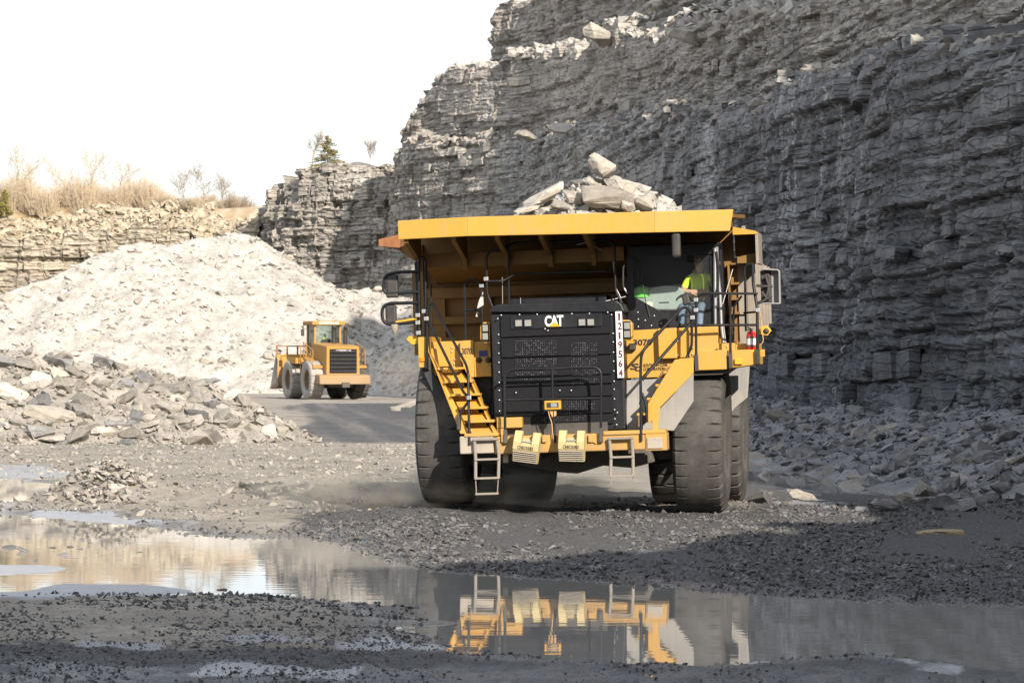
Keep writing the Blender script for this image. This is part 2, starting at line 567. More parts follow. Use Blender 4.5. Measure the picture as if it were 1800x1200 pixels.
cf = math_(t, 'ADD', a_['coarse'], math_(t, 'MULTIPLY', math_(t, 'SUBTRACT', n2, 0.5), 1.1))
c = mix(t, ramp(t, cf, [(0.35, 0), (0.62, 1)]), dry, dark)
wf = math_(t, 'ADD', a_['wet_shade'], math_(t, 'MULTIPLY', math_(t, 'SUBTRACT', n1, 0.5), 0.9))
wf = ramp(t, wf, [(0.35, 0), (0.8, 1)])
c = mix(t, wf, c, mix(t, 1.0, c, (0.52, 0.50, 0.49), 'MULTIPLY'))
ff = math_(t, 'ADD', a_['frost'], math_(t, 'MULTIPLY', math_(t, 'SUBTRACT', n3, 0.5), 0.9))
ff = ramp(t, ff, [(0.38, 0), (0.75, 0.9)])
c = mix(t, ff, c, mix(t, n2, (0.25, 0.255, 0.27), (0.52, 0.535, 0.565)))
t.links.new(c, b.inputs['Base Color'])
t.links.new(ramp(t, wf, [(0, 0.95), (1, 0.34)]), b.inputs['Roughness'])
b.inputs['Specular IOR Level'].default_value = 0.3
bump(t, b, math_(t, 'ADD', n3, n2), 1.0, 0.08)
M['ground'] = m
ground = link('ground', mesh_np('ground', np.stack([GX, GY, GZ], -1).reshape(-1, 3), FQ, {'wet_shade': wet_shade, 'coarse': coarse, 'frost': frost}, True), 'ground')
tag(ground, 'grey and cream quarry floor of mud, dust and crushed stone', 'ground', kind='structure')

m, t, b = nt('water')
b.inputs['Base Color'].default_value = (0.27, 0.26, 0.24, 1)
b.inputs['Roughness'].default_value = 0.015
b.inputs['IOR'].default_value = 1.36
vv = coord(t, (0.9, 3.0, 1))
bump(t, b, noise(t, vv, 1.2, 2, 0.5), 0.03, 0.02)
M['water'] = m
water = link('water', mesh_np('water', [(-60, 26, ZW), (40, 26, ZW), (40, 100, ZW), (-60, 100, ZW)], [(0, 1, 2, 3)]), 'water')
tag(water, 'still silty puddle water reflecting the truck and the rubble', 'water', kind='structure')

# ------------------------------------------------------------------ quarry walls
def wcoord(t, scale=(1, 1, 1)):
    g = t.nodes.new('ShaderNodeNewGeometry')
    mp = t.nodes.new('ShaderNodeMapping')
    mp.inputs['Scale'].default_value = scale
    t.links.new(g.outputs['Position'], mp.inputs[0])
    return mp.outputs[0]
def wall_mat(name, lo, hi, streak=0.5, z0=2.0, z1=16.0, tint_lo=None):
    m, t, b = nt(name)
    v = wcoord(t)
    sep = t.nodes.new('ShaderNodeSeparateXYZ'); t.links.new(v, sep.inputs[0])
    bed = noise(t, wcoord(t, (0.06, 0.06, 1.6)), 1.0, 6, 0.7)
    fine = noise(t, wcoord(t, (0.5, 0.5, 5.0)), 1.2, 5, 0.7)
    blot = noise(t, v, 0.16, 5, 0.6)
    grain = noise(t, v, 2.2, 6, 0.75)
    f = math_(t, 'ADD', math_(t, 'MULTIPLY', bed, 0.35), math_(t, 'MULTIPLY', blot, 0.30))
    f = math_(t, 'ADD', f, math_(t, 'MULTIPLY', grain, 0.35))
    c = mix(t, ramp(t, f, [(0.38, 0), (0.62, 1)]), lo, hi)
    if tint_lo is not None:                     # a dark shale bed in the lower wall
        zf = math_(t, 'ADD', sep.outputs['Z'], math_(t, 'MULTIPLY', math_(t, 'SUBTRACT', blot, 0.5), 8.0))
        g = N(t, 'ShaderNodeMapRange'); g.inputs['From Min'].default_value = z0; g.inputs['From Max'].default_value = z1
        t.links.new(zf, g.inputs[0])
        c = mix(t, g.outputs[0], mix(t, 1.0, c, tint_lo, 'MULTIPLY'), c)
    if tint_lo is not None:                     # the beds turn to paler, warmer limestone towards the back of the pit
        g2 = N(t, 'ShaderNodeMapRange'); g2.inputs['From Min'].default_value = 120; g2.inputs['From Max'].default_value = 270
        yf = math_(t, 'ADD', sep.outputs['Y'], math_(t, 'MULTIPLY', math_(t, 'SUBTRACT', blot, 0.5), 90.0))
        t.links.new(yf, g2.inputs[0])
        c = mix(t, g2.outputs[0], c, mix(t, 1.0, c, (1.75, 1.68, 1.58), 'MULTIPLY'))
    at = t.nodes.new('ShaderNodeAttribute'); at.attribute_name = 'tone'
    c = mix(t, 1.0, c, ramp(t, at.outputs['Fac'], [(0, 0.55), (0.5, 0.98), (1, 1.35)]), 'MULTIPLY')
    # seepage streaks of pale lime down the joints
    st = noise(t, wcoord(t, (1.3, 0.75, 0.05)), 1.0, 6, 0.7)
    st2 = noise(t, wcoord(t, (0.12, 0.06, 0.09)), 1.0, 3, 0.5)
    sf = math_(t, 'MULTIPLY', ramp(t, st, [(0.54, 0), (0.66, 1)]), ramp(t, st2, [(0.45, 0), (0.58, 1)]))
    sf = math_(t, 'MULTIPLY', sf, streak)
    c = mix(t, sf, c, (0.48, 0.48, 0.49))
    t.links.new(c, b.inputs['Base Color'])
    # hairline joints between the beds
    wv = wcoord(t, (0.26, 0.15, 2.6))
    wp = t.nodes.new('ShaderNodeVectorMath'); wp.operation = 'ADD'
    nz_ = N(t, 'ShaderNodeTexNoise', Scale=0.5, Detail=4.0); t.links.new(wcoord(t), nz_.inputs['Vector'])
    t.links.new(wv, wp.inputs[0]); t.links.new(nz_.outputs['Color'], wp.inputs[1])
    vo = t.nodes.new('ShaderNodeTexVoronoi'); vo.feature = 'DISTANCE_TO_EDGE'; vo.inputs['Scale'].default_value = 1.1
    t.links.new(wp.outputs[0], vo.inputs['Vector'])
    ck = ramp(t, vo.outputs['Distance'], [(0.0, 0.0), (0.045, 1.0)])
    c = mix(t, math_(t, 'SUBTRACT', 1.0, ck), c, mix(t, 1.0, c, (0.68, 0.68, 0.68), 'MULTIPLY'))
    t.links.new(c, b.inputs['Base Color'])
    b.inputs['Roughness'].default_value = 0.85
    b.inputs['Specular IOR Level'].default_value = 0.3
    hh_ = math_(t, 'ADD', math_(t, 'MULTIPLY', fine, 0.8), grain)
    bump(t, b, math_(t, 'ADD', hh_, math_(t, 'MULTIPLY', ck, 0.6)), 1.0, 0.16)
    M[name] = m

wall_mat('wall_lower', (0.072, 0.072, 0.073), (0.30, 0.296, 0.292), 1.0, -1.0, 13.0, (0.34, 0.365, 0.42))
wall_mat('wall_upper', (0.205, 0.186, 0.163), (0.485, 0.442, 0.39), 0.6)
wall_mat('wall_far', (0.20, 0.184, 0.163), (0.46, 0.424, 0.37), 0.4)
wall_mat('wall_sunny', (0.30, 0.262, 0.203), (0.52, 0.458, 0.362), 0.1)

def cliff(name, nodes, zb, ds, nz, seed, mat, label, amp=0.5, cap=8.0, rugged=1.0, batter=0.07, bw=(1.2, 4.5), lt=(0.28, 1.3), nblocks=60, zvis=0.0, rise=0.03, srange=(0.0, 1.0), relief=1.0, vjs=3.1):
    rr = np.random.RandomState(seed)
    nd = np.array(nodes, float)
    L = np.concatenate([[0], np.cumsum(np.hypot(np.diff(nd[:, 0]), np.diff(nd[:, 1])))])
    n = int(L[-1] / ds) + 1
    s = np.linspace(0, L[-1], n)
    X = np.interp(s, L, nd[:, 0]); Y = np.interp(s, L, nd[:, 1]); ZC = np.interp(s, L, nd[:, 2])
    tx = np.gradient(X); ty = np.gradient(Y)
    k = max(3, int(2.5 / ds)) | 1
    ker = np.ones(k) / k
    pad = lambda q: np.convolve(np.pad(q, k // 2, 'edge'), ker, 'valid')
    tx, ty = pad(tx), pad(ty)
    ln = np.hypot(tx, ty); tx /= ln; ty /= ln
    nx, ny = -ty, tx
    # ragged crest
    ZC = ZC + (h2(np.floor(s / 2.3 + 0.6 * vn(s * .3, s * 0, seed)), s * 0, seed) - 0.5) * 1.1 * rugged + (fbm(s / 9, s * 0, 3, seed + 3) - 0.5) * 1.6 * rugged
    zl = zb + np.concatenate([[0], np.cumsum(rr.uniform(lt[0], lt[1], 200) * rr.choice([0.6, 1, 1, 1.7], 200))])
    wl = rr.uniform(bw[0], bw[1], 201); ol = rr.uniform(0, 50, 201); lo_ = rr.normal(0, 0.10, 201) * rugged * relief
    def disp(S_, Z_):
        zz = Z_ + (fbm(S_ / 45, Z_ * 0, 3, seed + 5) - 0.5) * 1.4 + (vn(S_ / 3.1, Z_ / 3, seed + 6) - 0.5) * 0.16
        li = np.clip(np.searchsorted(zl, zz) - 1, 0, 199)
        w = wl[li]
        q = (S_ + ol[li]) / w + 0.35 * (vn(S_ / 1.7, li * 3.3, seed + 8) - 0.5)
        bi = np.floor(q); fq = q - bi
        hv = h2(bi, li, seed + 1)
        hb = h2(np.floor((S_ + 3 * vn(S_ / 6, Z_ / 5, seed)) / 7.5), np.floor(zz / 4.2), seed + 2)
        d = (hv - 0.5) * amp * (0.5 + hb) + lo_[li]
        d = d + np.where(h2(bi, li, seed + 40) > 0.90, -0.45 * amp, 0) + np.where(h2(bi, li, seed + 41) > 0.93, 0.55 * amp, 0)
        w2 = 0.35 + 0.5 * h2(li, li * 0, seed + 50)
        q2 = (S_ + 0.4 * vn(S_, Z_, seed + 51)) / w2
        z2 = np.floor(zz / 0.21 + vn(S_ / 2, li * 1.7, seed + 52))
        d = d + (h2(np.floor(q2), z2, seed + 53) - 0.5) * 0.30 * amp + (h2(z2, np.floor(S_ / 5 + 9 * h2(z2, z2, seed)), seed + 54) - 0.5) * 0.35 * amp
        d = d + (fbm(S_ / 14, Z_ / 40, 3, seed + 11) - 0.5) * 2.6 * rugged * relief
        d = d + (np.abs(fbm(S_ / 2.6, Z_ / 9, 3, seed + 12) - 0.5)) * 1.5 * amp
        d = d + (fbm(S_ / 0.9, Z_ / 0.5, 3, seed + 13) - 0.5) * 0.20 * relief
        # long vertical joints through several beds
        vj = S_ / vjs + 0.8 * vn(S_ / 7, Z_ / 5, seed + 60) + 0.15 * vn(S_, Z_ / 1.2, seed + 61)
        fj = np.abs(vj - np.floor(vj) - 0.5) * vjs
        d = d - 0.16 * (fj < 0.10) * (h2(np.floor(vj), np.floor(Z_ / 5.5 + 2 * h2(np.floor(vj), 0 * vj, seed)), seed + 62) > .35)
        d = d + (h2(np.floor(vj + .5), np.floor(zz / 6.0), seed + 63) - .5) * 0.45 * amp
        jz = np.minimum(zz - zl[li], zl[li + 1] - zz)
        jt = (jz < 0.05) | ((np.minimum(fq, 1 - fq) * w) < 0.07) | (fj < 0.08)
        d = d - 0.09 * jt
        tn = hv * 0.40 + 0.25 * hb + 0.35 * h2(z2, np.floor(S_ / 3), seed + 64) + (fbm(S_ / .7, Z_ / .14, 3, seed + 65) - .5) * .5
        return d, np.clip(tn, 0, 1) * np.where(jt, .35, 1)
    tv = np.linspace(0, 1, nz)
    SS = np.repeat(s[None], nz, 0)
    ZZ = zb + (ZC - zb)[None] * tv[:, None]
    D, T = disp(SS, ZZ)
    D = D - batter * (ZZ - zb)
    # weathered, broken shoulder at the crest
    D = D - 0.5 * rugged * sm((tv[:, None] - 0.93) / 0.07) * vn(SS / 1.9, ZZ, seed + 9)
    PX = X[None] + nx[None] * D; PY = Y[None] + ny[None] * D
    rowsX = [PX]; rowsY = [PY]; rowsZ = [ZZ]; rowsT = [T]
    for kx, inn in enumerate(np.concatenate([[0.25, 0.6, 1.0, 1.5, 2.1, 2.8, 3.6], np.linspace(4.6, max(cap, 5), 6)])):
        q = D[-1] - inn
        rowsX.append((X + nx * q)[None]); rowsY.append((Y + ny * q)[None])
        rowsZ.append((ZZ[-1] + rise * inn + (fbm(s / 1.5, s * 0 + inn * .7, 3, seed + 15) - 0.5) * 0.7 * min(1, inn) * rugged)[None])
        rowsT.append(vn(s * 1.3, s * 0 + inn, seed)[None])
    PX = np.concatenate(rowsX); PY = np.concatenate(rowsY); PZ = np.concatenate(rowsZ); PT = np.concatenate(rowsT)
    a, c = PX.shape
    idx = np.arange(a * c).reshape(a, c)
    F = np.stack([idx[:-1, :-1], idx[1:, :-1], idx[1:, 1:], idx[:-1, 1:]], -1).reshape(-1, 4)
    CREST[seed] = (s, X, Y, nx, ny, D[-1], ZZ[-1], rise)
    o = link(name, mesh_np(name, np.stack([PX, PY, PZ], -1).reshape(-1, 3), F, {'tone': PT}), mat)
    tag(o, label, 'cliff', kind='structure')
    # ledge blocks standing proud of the face, each a stone of its own
    for i in range(nblocks):
        ss = rr.uniform(max(srange[0], 0.01), min(srange[1], 0.99)) * L[-1]
        zc = np.interp(ss, s, ZC)
        zq = rr.uniform(max(zb, zvis) + 0.5, zc - 0.4)
        li = min(max(int(np.searchsorted(zl, zq)) - 1, 0), 199)
        hh = (zl[li + 1] - zl[li])
        zq = zl[li] + hh / 2
        if zq > zc - 0.2: continue
        d, _ = disp(np.array([ss]), np.array([zq]))
        d = float(d[0]) - batter * (zq - zb)
        j = min(int(ss / ds), n - 1)
        blk = bpy.data.objects.new('rock_block', block_mesh(mat, rr.randint(12)))
        COL.objects.link(blk)
        blk.parent = o
        blk.location = (X[j] + nx[j] * (d - 0.05), Y[j] + ny[j] * (d - 0.05), zq)
        blk.rotation_euler = (rr.uniform(-.06, .06), rr.uniform(-.06, .06), math.atan2(ty[j], tx[j]) + rr.uniform(-.12, .12))
        blk.scale = (rr.uniform(0.35, 1.1) * min((bw[0] + bw[1]) / 5.7, 1.8), rr.uniform(0.12, 0.3), min(max(0.12, hh * 0.5), 0.45))
    return o

CREST = {}
BLK = {}
def block_mesh(mat, i):
    if (mat, i) not in BLK:
        rr = np.random.RandomState(900 + i)
        P = []
        for sx in (-1, 1):
            for sy in (-1, 1):
                for sz in (-1, 1):
                    P.append((sx * rr.uniform(.78, 1), sy * rr.uniform(.7, 1), sz * rr.uniform(.8, 1)))
                    P.append((sx * rr.uniform(.5, .95), sy * rr.uniform(.85, 1.05), sz * rr.uniform(.6, 1)))
        bm = bmesh.new()
        for p in P: bm.verts.new(p)
        r = bmesh.ops.convex_hull(bm, input=bm.verts)
        junk = [g for g in r['geom_interior'] if isinstance(g, bmesh.types.BMVert)]
        if junk: bmesh.ops.delete(bm, geom=junk, context='VERTS')
        me = bpy.data.meshes.new('rock_block'); bm.to_mesh(me); bm.free()
        at = me.attributes.new('tone', 'FLOAT', 'POINT')
        at.data.foreach_set('value', np.full(len(me.vertices), rr.uniform(0.45, 0.85), np.float32))
        me.materials.append(M[mat])
        BLK[(mat, i)] = me
    return BLK[(mat, i)]

# the lowest bench beyond the frame edge, whose shade falls over the foreground
cliff('quarry_wall', [(16, -60, 34), (14.5, -20, 32), (14.5, 0, 25), (15, 13, 19), (15, 25, 15), (15.2, 35, 12.2), (15.2, 50, 12.6), (14.6, 64, 12.2), (13.9, 74, 11.6), (13.5, 80, 11.4)],
      -0.5, 0.8, 50, 2, 'wall_lower', 'near end of the lowest rock bench beyond the frame edge', amp=0.27, cap=9, nblocks=0, rugged=0.7, relief=0.6)
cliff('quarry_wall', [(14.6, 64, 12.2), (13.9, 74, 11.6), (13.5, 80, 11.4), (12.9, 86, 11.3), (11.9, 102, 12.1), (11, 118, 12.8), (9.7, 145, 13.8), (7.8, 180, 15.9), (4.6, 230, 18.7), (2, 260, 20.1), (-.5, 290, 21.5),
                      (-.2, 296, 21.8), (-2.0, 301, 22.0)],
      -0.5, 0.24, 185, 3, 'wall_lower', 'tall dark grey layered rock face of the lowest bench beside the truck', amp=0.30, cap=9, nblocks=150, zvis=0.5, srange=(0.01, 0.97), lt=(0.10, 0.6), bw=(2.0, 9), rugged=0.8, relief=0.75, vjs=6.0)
cliff('quarry_wall', [(-1.6, 299, 22.4), (-5, 305.5, 22.6), (-9, 314, 22.6), (-12.2, 322, 22.3), (-12.6, 331, 22)],
      0, 0.15, 150, 14, 'wall_far', 'grey rock face stepping back behind the truck canopy', amp=0.36, cap=9, nblocks=40, zvis=8, relief=0.7, lt=(0.2, 0.9))
cliff('quarry_wall', [(26, 20, 22), (24, 40, 22), (22.5, 70, 25), (21.8, 100, 28), (20.6, 140, 30), (19.6, 152, 30), (18.6, 165, 28), (17.6, 176, 22)],  # unseen crest raised so that it shades the lowest bench
      8, 0.9, 40, 21, 'wall_upper', 'unseen near end of the middle rock bench, crest raised for shade', amp=0.4, cap=13, nblocks=0)
cliff('quarry_wall', [(21.4, 116, 28), (20.5, 138, 29), (19.4, 152, 30), (18.2, 165, 29), (17.1, 177, 24), (15.8, 190, 22.2), (12.5, 225, 25), (9.2, 255, 26.7), (6.75, 270, 28.7), (4.75, 285, 29), (.85, 300, 29.5),
                      (-8.6, 318, 29.6), (-10.2, 320.5, 27.2), (-11.4, 323, 24.4), (-12.2, 326, 21.5), (-11.5, 340, 21)],
      12, 0.24, 125, 22, 'wall_upper', 'brownish middle bench rock face with pale broken crest', amp=0.42, cap=13, rugged=0.9, nblocks=60, zvis=18, relief=0.8, lt=(0.18, 0.95), bw=(2.0, 9), vjs=6.0)
cliff('quarry_wall', [(31, 130, 40), (27.8, 150, 44), (26.6, 165, 54), (25.7, 180, 57.5), (25, 191, 55), (24, 200, 41), (22.5, 212, 40), (21.2, 228, 39)],  # unseen crest raised to throw shade over the pale rubble slope
      22, 0.9, 40, 30, 'wall_upper', 'unseen near end of the topmost rock bench, crest raised for shade', amp=0.5, cap=20, nblocks=0)
cliff('quarry_wall', [(23.7, 200, 41), (22.4, 212, 40), (21, 225, 39), (15, 265, 39), (9, 297, 39), (3, 321, 38.6), (-.6, 332, 37.8), (-2.7, 336, 37), (-2.2, 345, 37), (6, 370, 37)],
      22, 0.26, 90, 31, 'wall_upper', 'topmost rock bench with an overhanging sunlit corner against the sky', amp=0.5, cap=20, nblocks=30, zvis=28, relief=0.8, lt=(0.2, 1.0), bw=(2.0, 8), vjs=5.0)
cliff('quarry_wall', [(-8.5, 334, 21.4), (-12.5, 333, 21.3), (-15.3, 335, 21.1), (-18.8, 338, 21.2), (-21.5, 340, 21.3), (-24, 343, 21.2), (-25.4, 346, 19.4), (-26.5, 352, 17.8), (-27.5, 364, 17)],
      0, 0.13, 170, 47, 'wall_far', 'blocky grey rock buttress below the green conifer', amp=0.9, cap=40, bw=(0.8, 3.0), lt=(0.5, 1.8), rugged=1.0, nblocks=50, zvis=8)
cliff('quarry_wall', [(-26.6, 351, 17.0), (-31, 355, 16.2), (-41, 357, 15.9), (-54, 359, 15.7), (-72, 359, 15.4), (-112, 352, 15.4)],
      0, 0.24, 110, 58, 'wall_sunny', 'low sunlit cream rock wall below the bare brush', amp=1.2, cap=10, bw=(1.2, 5), lt=(0.5, 2.4), nblocks=25, zvis=8, rise=0.30, srange=(0, 0.5), rugged=0.9)
cliff('quarry_wall', [(16, -150, 36), (0, -152, 34), (-60, -150, 32), (-120, -130, 30), (-160, -60, 28)][::-1],  # unseen wall added to darken the cab glass reflections and the sky fill
      -0.5, 1.2, 40, 66, 'wall_upper', 'unseen quarry wall added behind the camera to darken reflections', amp=0.6, cap=30, nblocks=0)
xs = np.linspace(-160, -25, 110); ys = np.linspace(0, 170, 60)
PX_, PY_ = np.meshgrid(xs, ys)
Y0_ = np.interp(PX_, [-112, -72, -54, -41, -31, -26.6], [352, 359, 359, 357, 355, 351]) + 7.5
PZ_ = 18.0 + np.minimum(PY_, 2.5) * 0.3 + PY_ * 0.02 + (fbm(PX_ / 9, PY_ / 9, 4, 3) - .5) * 0.9 - 1.2 * sm((1.5 - PY_) / 1.5)
PY_ = PY_ + Y0_
idx = np.arange(PX_.size).reshape(PX_.shape)
FQ = np.stack([idx[:-1, :-1], idx[:-1, 1:], idx[1:, 1:], idx[1:, :-1]], -1).reshape(-1, 4)
def plateau_z(x, y):
    d = y - np.interp(x, [-112, -72, -54, -41, -31, -26.6], [352, 359, 359, 357, 355, 351]) - 7.5
    return 18.0 + min(max(d, 0), 2.5) * 0.3 + d * 0.02
m, t, b = nt('plateau_soil')
n1 = noise(t, coord(t), 0.35, 5, 0.6)
t.links.new(mix(t, ramp(t, n1, [(0.4, 0), (0.6, 1)]), (0.33, 0.235, 0.13), (0.42, 0.355, 0.26)), b.inputs['Base Color'])
b.inputs['Roughness'].default_value = 0.95
M['plateau_soil'] = m
tag(link('plateau', mesh_np('plateau', np.stack([PX_, PY_, PZ_], -1).reshape(-1, 3), FQ, None, True), 'plateau_soil'), 'orange brown soil on the plateau above the low sunlit wall', 'ground', kind='structure')

# ------------------------------------------------------------------ piles of blasted rock
def pile_fn(crest, slope, seed, rough=0.5, toe=None):
    c = np.array(crest, float)
    def f(x, y):
        x = np.asarray(x, float); y = np.asarray(y, float)
        best = np.full(x.shape, -9.0)
        for i in range(len(c) - 1):
            d, t = seg_d(x, y, c[i, 0], c[i, 1], c[i + 1, 0], c[i + 1, 1])
            best = np.maximum(best, c[i, 2] + (c[i + 1, 2] - c[i, 2]) * t - slope * d)
        best = best + (fbm(x / 5, y / 5, 3, seed) - 0.5) * 1.6 * rough + (fbm(x / 1.1, y / 1.1, 3, seed + 4) - 0.5) * 0.7 * rough
        return best
    return f

def pile(name, f, x0, x1, y0, y1, res, mat, label):
    xs = np.arange(x0, x1, res); ys = np.arange(y0, y1, res)
    X, Y = np.meshgrid(xs, ys)
    Z = f(X, Y)
    Z = np.maximum(Z, -1.0)
    a, c = X.shape
    idx = np.arange(a * c).reshape(a, c)
    F = np.stack([idx[:-1, :-1], idx[:-1, 1:], idx[1:, 1:], idx[1:, :-1]], -1).reshape(-1, 4)
    keep = Z.ravel()[F].max(1) > -0.6
    o = link(name, mesh_np(name, np.stack([X, Y, Z], -1).reshape(-1, 3), F[keep], {'tone': vn(X / .6, Y / .6, 3)}), mat)
    tag(o, label, 'rubble', kind='stuff')
    return o

def scatter(f, n, x0, x1, y0, y1, lo, hi, seed, p=3.0, zmin=0.0, sink=0.15, dens=None):
    rr = np.random.RandomState(seed)
    x = rr.uniform(x0, x1, n); y = rr.uniform(y0, y1, n)
    z = f(x, y)
    k = z > zmin
    if dens is not None: k &= rr.uniform(0, 1, n) < dens(x, y)
    x, y, z = x[k], y[k], z[k]
    s = lo + (hi - lo) * rr.uniform(0, 1, len(x)) ** p
    return np.stack([x, y, z + s * (0.3 - sink)], -1), s

# D: grey pile beside the haul road on the left
fD = pile_fn([(-34, 116, 3.2), (-16.8, 112, 2.95), (-14.4, 112, 2.6), (-11.8, 112, 2.3), (-10, 112, 1.9), (-8.8, 111.5, 1.3), (-7.4, 110.5, 0.45)], 0.55, 61, 0.35)
pile('rock_pile', fD, -40, -4, 100, 128, 0.16, 'rubble_grey', 'low grey pile of blasted rock in front of the pale rubble slope')
P, S = scatter(fD, 24000, -36, -5, 103, 119, 0.04, 0.27, 62, 3.2, -0.05)
tag(stones_mesh('loose_rubble', P, S, TINY, 'rubble_grey', seed=1), 'small broken stones lying all over the low grey rock pile', 'rubble', kind='stuff')
# M: great pale muck pile
fM0 = pile_fn([(-110, 276, 9), (-60, 274, 8), (-41, 275, 8.2), (-35.7, 278, 10.2), (-31.4, 281, 12.0), (-26.4, 283, 12.8), (-22.2, 284, 13.0), (-20.3, 284, 11.0),
               (-17, 285, 8.6), (-12, 286, 8.4), (-7.5, 282, 7.6), (-2, 270, 7.4), (3, 245, 6.5), (5.5, 218, 5.0), (7.5, 190, 3.2), (9, 165, 2.0)], 0.62, 71, 0.85)
pile('rubble_slope', fM0, -112, 9, 170, 312, 0.36, 'rubble_pale', 'great pale slope of blasted limestone rubble behind the loader')
P, S = scatter(fM0, 34000, -56, 5, 228, 291, 0.07, 0.42, 72, 7.0, 0.0)
P2, S2 = scatter(fM0, 6000, -12, 9, 160, 250, 0.07, 0.5, 73, 3.0, 0.0)
tag(stones_mesh('loose_rubble', np.concatenate([P, P2]), np.concatenate([S, S2]), TINY, 'rubble_pale', seed=2), 'broken limestone covering the great pale rubble slope', 'rubble', kind='stuff')
# E: dark talus under the wall on the right
fE = pile_fn([(16, 30, 1.0), (15.5, 50, 0.9), (14.0, 70, 1.3), (12.4, 86, 1.35), (11.3, 103, 1.2), (10.3, 120, 1.05), (9.0, 146, 1.3), (7.4, 180, 1.8)], 0.275, 81, 0.28)
pile('talus_slope', fE, 3, 18, 28, 185, 0.2, 'rubble_dark', 'dark grey talus of fallen stone along the foot of the rock face')
P, S = scatter(fE, 18000, 4.5, 16, 44, 150, 0.03, 0.24, 82, 3.2, -0.05)
tag(stones_mesh('loose_rubble', P, S, TINY, 'rubble_dark', seed=4), 'small fallen stones lying along the foot of the dark rock face', 'rubble', kind='stuff')
# broken stone on the bench crests
def crest_stones(seed_wall, f0, f1, n, lo, hi, seed, width=2.2, heap=0.8):
    rr = np.random.RandomState(seed)
    s, X, Y, nx, ny, D, Z, rise = CREST[seed_wall]
    L = s[-1]
    q = rr.uniform(f0 * L, f1 * L, n)
    inn = rr.uniform(0, 1, n) ** 1.2 * width
    g = lambda a: np.interp(q, s, a)
    x = g(X) + g(nx) * (g(D) - inn); y = g(Y) + g(ny) * (g(D) - inn)
    sz = lo + (hi - lo) * rr.uniform(0, 1, n) ** 3
    up = np.maximum(fbm(q / 7, q * 0, 3, seed) - 0.38, 0) * heap * 3 * np.clip(inn / 1.5, 0, 1)
    return np.stack([x, y, g(Z) + rise * inn + up * rr.uniform(0, 1, n) ** 0.5 + sz * 0.1], -1), sz
P, S = crest_stones(22, 0.06, 0.96, 5200, 0.10, 0.75, 91, 3.2, 0.9)
tag(stones_mesh('loose_rubble', P, S, SMALL, 'rubble_pale', seed=5), 'sunlit broken stone along the crest of the middle bench', 'rubble', kind='stuff')
P, S = crest_stones(3, 0.02, 0.99, 3000, 0.06, 0.36, 92, 2.5, 0.3)
P2, S2 = crest_stones(14, 0, 1, 900, 0.08, 0.7, 94, 1.8, 0.5)
tag(stones_mesh('loose_rubble', np.concatenate([P, P2]), np.concatenate([S, S2]), SMALL, 'rubble_grey', seed=6), 'broken stone along the crest of the lowest bench', 'rubble', kind='stuff')
P, S = crest_stones(58, 0, 0.62, 5200, 0.10, 0.7, 93, 9.0, 0.5)
tag(stones_mesh('loose_rubble', P, S, SMALL, 'rubble_tan', seed=7), 'pale tumbled stone along the top of the low sunlit wall', 'rubble', kind='stuff')
P, S = crest_stones(47, 0, 0.9, 900, 0.08, 0.5, 95, 3.0, 0.3)
tag(stones_mesh('loose_rubble', P, S, SMALL, 'rubble_grey', seed=17), 'broken stone on top of the blocky buttress', 'rubble', kind='stuff')

# ------------------------------------------------------------------ gravel on the quarry floor
rr = np.random.RandomState(5)
n = 105000
yy = 28 + (66 - 28) * rr.uniform(0, 1, n) ** 1.1
xx = rr.uniform(-0.17, 0.17, n) * yy
s_ = sdf(xx, yy)
cm = sm((xx + 3.2 + (yy - 46) * 0.12) / 1.5) * sm((60.5 - yy) / 4)
cm = np.maximum(cm, sm((37 - yy) / 2))
cm = np.maximum(cm, np.where(yy < 44, 0.55, np.where(xx > 3, 0.6, 0.22)))
patch = fbm(xx * 0.5, yy * 0.2, 3, 77)
k = (rr.uniform(0, 1, n) < cm * sm((patch - 0.25) / 0.3)) & (s_ > -0.25)
xx, yy = xx[k], yy[k]
sz = (0.014 + 0.05 * rr.uniform(0, 1, len(xx)) ** 3) * np.clip((yy - 18) / 26, .5, 1.1)
P = np.stack([xx, yy, ground_z(xx, yy) + sz * 0.2], -1)
tag(stones_mesh('gravel', P, sz, TINY, 'pebble_dark', seed=8), 'coarse dark crushed gravel spread over the quarry floor', 'gravel', kind='stuff')
n = 9000
yy = rr.uniform(60, 108, n); xx = rr.uniform(-0.155, -0.005, n) * yy
k = sdf(xx, yy) > 0.1
xx, yy = xx[k], yy[k]
sz = 0.02 + 0.09 * rr.uniform(0, 1, len(xx)) ** 5
wn_, _ = seg_d(xx, yy, -8.3, 66.5, -2.9, 65.2)
sz = sz + 0.04 * np.exp(-(wn_ / 1.0) ** 2)
P = np.stack([xx, yy, ground_z(xx, yy) + sz * 0.2], -1)
tag(stones_mesh('gravel', P, sz, TINY, 'rubble_grey', seed=9), 'pale loose gravel scattered over the sunlit floor', 'gravel', kind='stuff')
